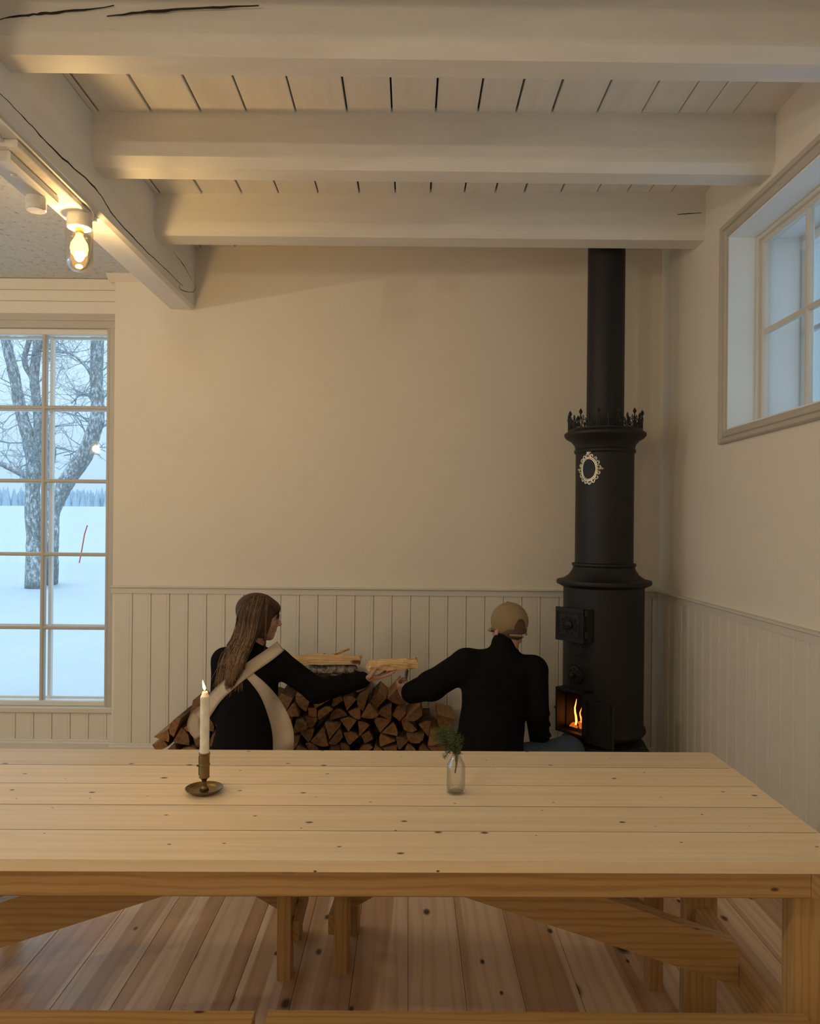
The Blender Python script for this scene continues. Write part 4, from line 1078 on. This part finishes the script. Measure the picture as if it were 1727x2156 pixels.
def hand(F, wrist, fwd, palm, side, curls, spread=.12, thumb=None, sc=1.0):
    """fwd: wrist->knuckles, palm: direction the palm faces, side: thumb side (unit-ish)"""
    f = Vector(fwd).normalized(); n = Vector(palm); n = (n - f*n.dot(f)).normalized(); s_ = f.cross(n)
    if s_.dot(Vector(side)) < 0: s_ = -s_
    w = Vector(wrist); V_ = lambda a, b, c: tuple(w + (f*a + s_*b + n*c)*sc)
    for b in (-.026,-.009,.009,.026): F.cap(V_(.012,b*.7,0), V_(.082-.006*abs(b)/.026, b, 0), .0125*sc, .0105*sc, .010)
    F.cap(V_(.02,.012,.010), V_(.055,.028,.010), .014*sc, .012*sc, .012)      # ball of the thumb
    lens = {0:(.040,.024,.020), 1:(.044,.028,.021), 2:(.041,.026,.020), 3:(.031,.019,.018)}
    for q, b in enumerate((.027,.0095,-.0085,-.0255)):
        p = w + (f*(.084-.004*(q in (0,3))-.004*(q==3)) + s_*b)*sc; ang = 0; lat = s_*(b/.027*spread)
        for m_, L in enumerate(lens[q]):
            ang += curls[q]*(1.0, 1.1, .7)[m_]
            d = (f*math.cos(ang) + n*math.sin(ang) + lat).normalized()
            p2 = p + d*L*sc; F.cap(tuple(p), tuple(p2), (.0088,.0080,.0074)[m_]*sc, (.0080,.0074,.0066)[m_]*sc, .003); p = p2
    th = thumb or ((.045,.042,.016),(.072,.050,.028),(.094,.046,.040))
    p = V_(.022,.026,.008)
    for m_, t in enumerate(th):
        q_ = V_(*t); F.cap(p, q_, (.0115,.0100,.0092)[m_]*sc, (.0100,.0092,.0078)[m_]*sc, .005); p = q_
def chain(F, pts, rads, k=.02):
    for i in range(len(pts)-1): F.cap(tuple(pts[i]), tuple(pts[i+1]), rads[i], rads[i+1], k)
def ribbon(name, pix, widths, bvhs, mat, parent, off=.006, thick=.004, n=5, across=5, extra0=(), extra1=()):
    """cloth strap laid on what the camera rays meet; pix: centre line, widths in pixels"""
    C = catmull([Vector((a,b,0)) for a,b in pix], n); N = len(C)
    W = [float(np.interp(i/(N-1), np.linspace(0,1,len(widths)), widths)) for i in range(N)]
    rows = []; last = None
    for i, c in enumerate(C):
        t = (C[min(i+1,N-1)]-C[max(i-1,0)]).normalized(); sd = Vector((-t.y, t.x, 0)); row = []
        for j in range(across):
            q = c + sd*W[i]*(j/(across-1)-.5); d = ray(q.x, q.y); best = None
            for bv in bvhs:
                h = bv.ray_cast(CAMP, d.normalized())
                if h[0] is not None and (best is None or h[3] < best[3]): best = h
            row.append((q, d, None if best is None else CAMP + d*((best[0].y)/d.y)))
        rows.append(row)
    # fill misses with the depth of the nearest hit in the row / previous row
    prevY = None; pts = []
    for row in rows:
        ys = [r[2].y for r in row if r[2] is not None]; ym = (sum(ys)/len(ys)) if ys else prevY
        out = []
        for q, d, h in row:
            Y = h.y if h is not None else (max(ys)+.008 if ys else ym)
            out.append(CAMP + d*(Y-off))
        prevY = ym; pts.append(out)
    # smooth depth
    P = np.array([[tuple(v) for v in r] for r in pts])
    for _ in range(2):
        P[1:-1] = .5*P[1:-1] + .25*(P[:-2]+P[2:])
    pts = [[Vector(v) for v in r] for r in P]
    pts = [list(map(Vector, r)) for r in extra0] + pts + [list(map(Vector, r)) for r in extra1]
    mb = MB(); N = len(pts); A = across
    for r in pts: mb.v += [tuple(v) for v in r]
    for r in pts: mb.v += [tuple(v + Vector((0,thick,0))) for v in r]
    for i in range(N-1):
        for j in range(A-1):
            a = i*A+j; mb.f.append((a,a+1,a+A+1,a+A)); mb.m.append(0); a += N*A; mb.f.append((a,a+A,a+A+1,a+1)); mb.m.append(0)
        for j in (0, A-1):
            a = i*A+j; b = a+N*A; mb.f.append((a,a+A,b+A,b)); mb.m.append(0)
    for i in (0, N-1):
        for j in range(A-1):
            a = i*A+j; b = a+N*A; mb.f.append((a,a+1,b+1,b)); mb.m.append(0)
    return mb.build(name, mat, parent, smooth=True)

def Wp(px, py, Y): return onY(px, py, Y)
# ---------------------------------------------------------------- woman
wy = 3.80
woman = thing('person', 'woman kneeling with long hair, black sweater and crossed beige apron straps', 'person')
hip = Wp(518,1598,wy); chest = Wp(524,1450,wy+.03); nb = Wp(532,1372,wy+.02); hc = Wp(546,1300,wy+.04)
shL, shR = Wp(474,1392,wy+.02), Wp(582,1392,wy+.03)
elR, wrR = Wp(668,1454,wy+.09), Wp(762,1432,wy+.15)
elL, wrL = Wp(466,1498,wy+.06), Wp(505,1520,wy+.30)
fl = Vector((.55,.83,0)); rt = Vector((.83,-.55,0))
hL, hR = hip - rt*.085, hip + rt*.085
hL.z = hR.z = .235
knL = hL + fl*.37 - rt*.03; knR = hR + fl*.38 + rt*.04; knL.z = knR.z = .085
anL = hL - fl*.02 - rt*.02; anR = hR - fl*.02 + rt*.02; anL.z = anR.z = .06
toL = anL - fl*.17; toR = anR - fl*.17; toL.z = toR.z = .035
WR = frame((.93,.34,-.10))
lo = (-1.16, 3.40, -.02); hi = (-.02, 4.28, 1.14)
F = Field(lo, hi, .0055)
F.ell(hip + Vector((0,0,.03)), (.15,.12,.12), None, .03); F.ell(chest, (.125,.092,.16), None, .05); F.ell((hip+chest)/2, (.115,.085,.16), None, .05)
F.cap(shL, shR, .046, .046, .05); F.cap(nb + Vector((0,0,-.03)), hc + Vector((.0,-.02,-.055)), .05, .046, .03)
chain(F, [shL, elL, wrL], [.042,.036,.026]); chain(F, [shR, elR, wrR], [.042,.036,.026])
chain(F, [hL, knL, anL, toL], [.085,.058,.045,.035], .03); chain(F, [hR, knR, anR, toR], [.085,.058,.045,.035], .03)
head(F, hc, WR, .98)
hf = (Wp(800,1425,wy+.17)-wrR)
hand(F, wrR, hf, (.05,.12,1), (-.1,-1,.1), (.10,.12,.16,.24), .08, ((.036,.044,.014),(.056,.050,.034),(.076,.046,.050)), 1.05)
hand(F, wrL, (.6,.8,-.1), (.5,-.2,-.8), (.7,-.3,.5), (.35,.4,.4,.45))
wbody, bvb = F.build('body', M['skin'], woman)
# sweater
F = Field(lo, hi, .0065)
F.ell(hip + Vector((0,0,.03)), (.175,.14,.15), None, .04); F.ell(chest + Vector((0,0,.0)), (.148,.112,.175), None, .06); F.ell((hip+chest)/2, (.15,.112,.17), None, .06)
F.cap(shL, shR, .060, .060, .07); F.cap(nb + Vector((0,0,-.05)), nb + Vector((.004,.0,.035)), .066, .056, .03)
chain(F, [shL, elL, wrL], [.066,.058,.042], .03); chain(F, [shR, elR, wrR], [.066,.060,.044], .03)
for k in range(7):   # sleeve folds
    t = k/7; p = elR*(1-t)+wrR*t; F.ell(p + Vector((0,-.012,.03-.05*(k%2))), (.012,.03,.03), None, .02)
F.half(wrR + (wrR-elR).normalized()*.012, (wrR-elR).normalized()) if False else None
wsw, bvs = F.build('sweater', M['knit'], woman)
# skirt / trousers
F = Field(lo, hi, .008)
F.ell(hip + Vector((0,0,-.005)), (.185,.15,.15), None, .04)
chain(F, [hL, knL, anL], [.11,.085,.06], .05); chain(F, [hR, knR, anR], [.11,.085,.06], .05)
wsk, bvk = F.build('trousers', M['knit'], woman)
# hair mass
F = Field((hc.x-.32, hc.y-.22, hc.z-.45), (hc.x+.18, hc.y+.2, hc.z+.16), .0055)
L = Loc(F, hc, WR, 1.0)
L.ell((0,-.016,.040), (.088,.106,.084), .01)
L.ell((0,-.03,-.005), (.086,.074,.095), .03)
for q in (-1,1):
    L.ell((q*.066,.008,-.012), (.022,.042,.085), .02)
L.ell((0,.062,.052), (.062,.040,.034), .02)         # fringe
L.ell((0,.100,-.045), (.080,.066,.074), .010, True)   # face opening
tail = [Wp(524,1322,wy-.035), Wp(505,1362,wy-.075), Wp(494,1400,wy-.092), Wp(484,1440,wy-.090), Wp(474,1476,wy-.080)]
for a, b, r0, r1 in zip(tail[:-1], tail[1:], (.058,.054,.044), (.054,.044,.018)):
    for q in (-.035,-.012,.012,.035): F.cap(tuple(a+Vector((q*r0/.05,0,0))), tuple(b+Vector((q*r1/.05,0,0))), r0*.42, r1*.42, .02)
whair, bvh = F.build('hair', M['hair1'], woman)
hs = MB(); rg = random.Random(17)
def lay(pix, off, bv):
    out = []
    last = None
    for c in pix:
        d = ray(c.x, c.y); best = None
        for b in bv:
            h = b.ray_cast(CAMP, d.normalized())
            if h[0] is not None and (best is None or h[3] < best[3]): best = h
        Y = best[0].y - off if best else (last if last else wy)
        if last and best is None: Y = last
        last = Y; out.append(CAMP + d*Y)
    return out
for k in range(330):
    s = rg.random(); e = rg.random()
    tx_ = 508+68*s+rg.uniform(-3,3); top = (tx_, 1252+.014*(tx_-545)**2+rg.uniform(0,4))
    mid1 = (500+62*s+rg.uniform(-3,3), 1294+rg.uniform(-4,4)); mid2 = (492+62*s+rg.uniform(-4,4), 1338+rg.uniform(-4,4))
    if s < .74:
        m3 = (468+66*s+rg.uniform(-7,7), 1388+rg.uniform(-6,6)); end = (450+80*s+rg.uniform(-8,8), 1425+rg.uniform(0,60)*(1-s*.7))
        pix = [top, mid1, mid2, m3, end]
    elif s < .9: pix = [top, (536+30*s,1288), (534+28*s+rg.uniform(-4,4),1330), (545+16*s,1352+rg.uniform(0,22))]
    else: pix = [(562+rg.uniform(-8,6),1264+rg.uniform(0,4)), (576+rg.uniform(-3,3),1274+rg.uniform(0,5)), (586+rg.uniform(-4,2),1288+rg.uniform(0,6)), (588+rg.uniform(-8,2),1299+rg.uniform(0,7))]
    P = lay(catmull([Vector((a,b,0)) for a,b in pix], 6), .003, (bvh, bvs))
    r = rg.uniform(.0007,.0016); mi = rg.choice((0,1)) if s > .9 else rg.choice((0,1,1,2) if e < .6 else (0,0,1,1))
    RR = [r*(.5+.5*math.sin(PI*min(1,.15+i/len(P)*.85))) for i in range(len(P))]
    if s < .74 and len(P) > 14:           # sun-bleached lengths
        cutp = rg.randint(9, len(P)-5); hs.tube(P[:cutp+1], RR[:cutp+1], 4, mi); hs.tube(P[cutp:], RR[cutp:], 4, rg.choice((1,2,2)))
    else: hs.tube(P, RR, 4, mi)
hs.build('hair_strand', [M['hair2'], M['hair1'], M['hair3']], woman, smooth=True)['kind'] = 'stuff'
for q in (-1,1):
    m_ = MB(); c_ = Vector(Loc(F, hc, WR, .98).p((q*.031,.088,.004)))
    m_.lathe([(.0005,-.0045),(.004,-.003),(.0045,0),(.004,.003),(.0005,.0045)], 10, c_); m_.build('eye', M['eye'], woman, smooth=True)
# apron straps
allw = (bvs, bvk)
ap = bpy.data.objects.new('apron', None); COL.objects.link(ap); ap.parent = woman
ribbon('strap', [(486,1388),(505,1404),(530,1426),(558,1456),(580,1494),(596,1540),(596,1590)], [17,17,18,26,38,46,42], allw, M['linen'], ap, .007)
ribbon('strap', [(591,1360),(565,1380),(530,1404),(490,1434),(455,1466),(436,1492),(420,1512)], [24,26,26,27,28,30,34], allw, M['linen'], ap, .012)
ribbon('apron_edge', [(446,1478),(428,1492),(412,1508),(408,1530),(420,1552)], [10,18,24,30,20], allw, M['linen'], ap, .004)
# ---------------------------------------------------------------- man
my = 3.82
man = thing('person', 'man crouching by the stove in khaki cap, black jacket and jeans', 'person')
hip = Wp(1025,1606,my); chest = Wp(1046,1452,my+.03); nb = Wp(1064,1372,my+.05); hc = Wp(1071,1323,my+.08)
shL, shR = Wp(982,1398,my+.03), Wp(1122,1412,my+.03)
elL, wrL = Wp(908,1444,my+.13), Wp(868,1458,my+.30)
elR, wrR = Wp(1131,1500,my-.0), Wp(1137,1566,my+.17)
MR = frame((-.42,.90,-.16))
hL, hR = hip + Vector((-.09,.02,-.02)), hip + Vector((.10,.02,0)); hL.z = .22; hR.z = .24
knR = Wp(1196,1585,my+.16); knL = hL + Vector((-.02,.36,0)); knL.z = .16
anR = Vector((hR.x+.13, my+.02, .075)); toR = anR + Vector((.10,.16,-.04))
anL = Vector((hL.x+.02, my+.0, .07)); toL = anL + Vector((.0,-.17,-.03))
lo = (-.12, 3.50, -.02); hi = (1.02, 4.36, 1.12)
F = Field(lo, hi, .0055)
F.ell(hip + Vector((0,0,.05)), (.16,.12,.13), None, .03); F.ell(chest, (.15,.105,.18), None, .05); F.ell((hip+chest)/2, (.135,.10,.17), None, .05)
F.cap(shL, shR, .055, .055, .05); F.cap(nb + Vector((0,0,-.04)), hc + Vector((0,-.035,-.06)), .058, .052, .03)
chain(F, [shL, elL, wrL], [.05,.042,.03]); chain(F, [shR, elR, wrR], [.05,.042,.03])
chain(F, [hL, knL, anL, toL], [.085,.062,.045,.038], .03); chain(F, [hR, knR, anR, toR], [.085,.062,.045,.038], .03)
head(F, hc, MR, 1.02, True)
hd = Wp(838,1452,my+.36) - wrL
hand(F, wrL, hd, (.75,.55,.35), (0.2,-.3,1), (.72,.74,.76,.80), .03, ((.040,.042,.018),(.062,.036,.040),(.070,.014,.052)), 1.05)
hand(F, wrR, (.35,.9,-.15), (0,-.1,-1), (-1,.2,0), (.25,.28,.3,.34), .08, None, 1.05)
mbody, bvmb = F.build('body', M['skin'], man)
F = Field(lo, hi, .0065)
F.ell(hip + Vector((-.0,0,.04)), (.182,.15,.15), None, .05); F.ell(chest, (.178,.128,.19), None, .06); F.ell((hip+chest)/2 , (.166,.13,.19), None, .05)
F.cap(shL, shR, .070, .070, .08); F.cap(nb + Vector((-.01,-.01,-.05)), nb + Vector((-.006,-.005,.038)), .080, .066, .03)
chain(F, [shL, elL, wrL], [.078,.074,.060], .03); F.cap(tuple(shR), tuple(elR), .078, .060, .02); F.cap(tuple(elR), tuple(wrR), .060, .050, .006)
for k in range(6):
    t = k/6; p = elR*(1-t)+wrR*t; F.ell(p + Vector((.038 - .03*(k%2), -.03, 0)), (.022,.03,.012), None, .015)
mja, bvj = F.build('jacket', M['knit'], man)
# stand collar: a ring round the neck
F = Field(lo, hi, .008)
F.ell(hip + Vector((0,0,-.0)), (.185,.15,.13), None, .04)
chain(F, [hL, knL, anL], [.10,.082,.062], .04); chain(F, [hR, knR, anR], [.10,.080,.062], .04)
mje, bvjn = F.build('jeans', M['jeans'], man)
# hair under the cap
F = Field((hc.x-.14, hc.y-.16, hc.z-.14), (hc.x+.14, hc.y+.14, hc.z+.15), .004)
L = Loc(F, hc, MR, 1.02)
L.ell((0,-.018,.022), (.0770,.0965,.088), .008); L.ell((0,-.066,-.020), (.056,.034,.036), .02)
L.ell((0,.085,-.06), (.10,.09,.12), .008, True)
for q in (-1,1): L.ell((q*.085,.01,-.05), (.02,.04,.04), .006, True)
F.build('hair', M['hair4'], man)
# cap: dome, open arch at the back, strap and brim
F = Field((hc.x-.16, hc.y-.16, hc.z-.10), (hc.x+.16, hc.y+.24, hc.z+.16), .003)
L = Loc(F, hc, MR, 1.02)
L.ell((0,-.014,.036), (.087,.110,.094), .006)
pl = L.p((0,0,-.020)); up = Vector(MR[:,2]) + Vector(MR[:,1])*(-.20)
F.half(pl, -up.normalized())
L.ell((0,-.118,-.012), (.033,.06,.052), .004, True)
L.ell((0,-.014,.028), (.0785,.101,.0865), .002, True)
L.cap((-.046,-.088,-.034), (0,-.107,-.040), .006, .006, .003); L.cap((0,-.107,-.040), (.046,-.088,-.034), .006, .006, .003)
L.ell((0,-.012,.131), (.008,.008,.005), .003)
cap_o, bvc = F.build('cap', M['cap'], man)
br = MB(); N = 12; lc = Loc(F, hc, MR, 1.02); rows = []
for rr_, zz_ in ((0,.0),(.5,.004),(1,-.006)):
    rows.append([lc.p((.083*math.sin(a)*(1-.10*rr_), .088*math.cos(a)*.9 + rr_*.075*math.cos(a)**.7 if math.cos(a) > .01 else .088*.01, .012 + zz_ - .016*math.sin(a)**2)) for a in np.linspace(-1.45,1.45,N)])
vs = [tuple(v) for r in rows for v in r]; vs2 = [(a,b,c-.004) for a,b,c in vs]; n_ = N*3
fs = [(i*N+j, i*N+j+1, (i+1)*N+j+1, (i+1)*N+j) for i in range(2) for j in range(N-1)]
fs2 = [(n_+a, n_+d, n_+c, n_+b) for a,b,c,d in fs]; rim = [(2*N+j, 2*N+j+1, n_+2*N+j+1, n_+2*N+j) for j in range(N-1)]
br.add(vs+vs2, fs+fs2+rim).build('brim', M['cap'], cap_o, smooth=True)
bk = Vector(lc.p((.014,-.113,-.039))); MB().box(bk.x-.007,bk.x+.007,bk.y-.003,bk.y+.003,bk.z-.006,bk.z+.006).build('buckle', M['steel'], cap_o)
# ---------------------------------------------------------------- held wood
Yh = wy + .185
stick('firewood_log', 'pale split log held out in the woman\'s hand', Wp(776,1404,Yh), Wp(876,1398,Yh+.05), [(-.045,-.010),(.0,-.022),(.045,-.016),(.048,.012),(.02,.036),(-.03,.030)], M['pale_split'], None, .004, 31, 9)
Yk = my + .33
stick('kindling', 'short dark bark stick upright in the man\'s left hand', Wp(848,1470,Yk), Wp(857,1412,Yk), [(.011*math.cos(a), .009*math.sin(a)) for a in np.linspace(0,2*PI,8)[:-1]], M['birch'], None, .002, 33, 6)
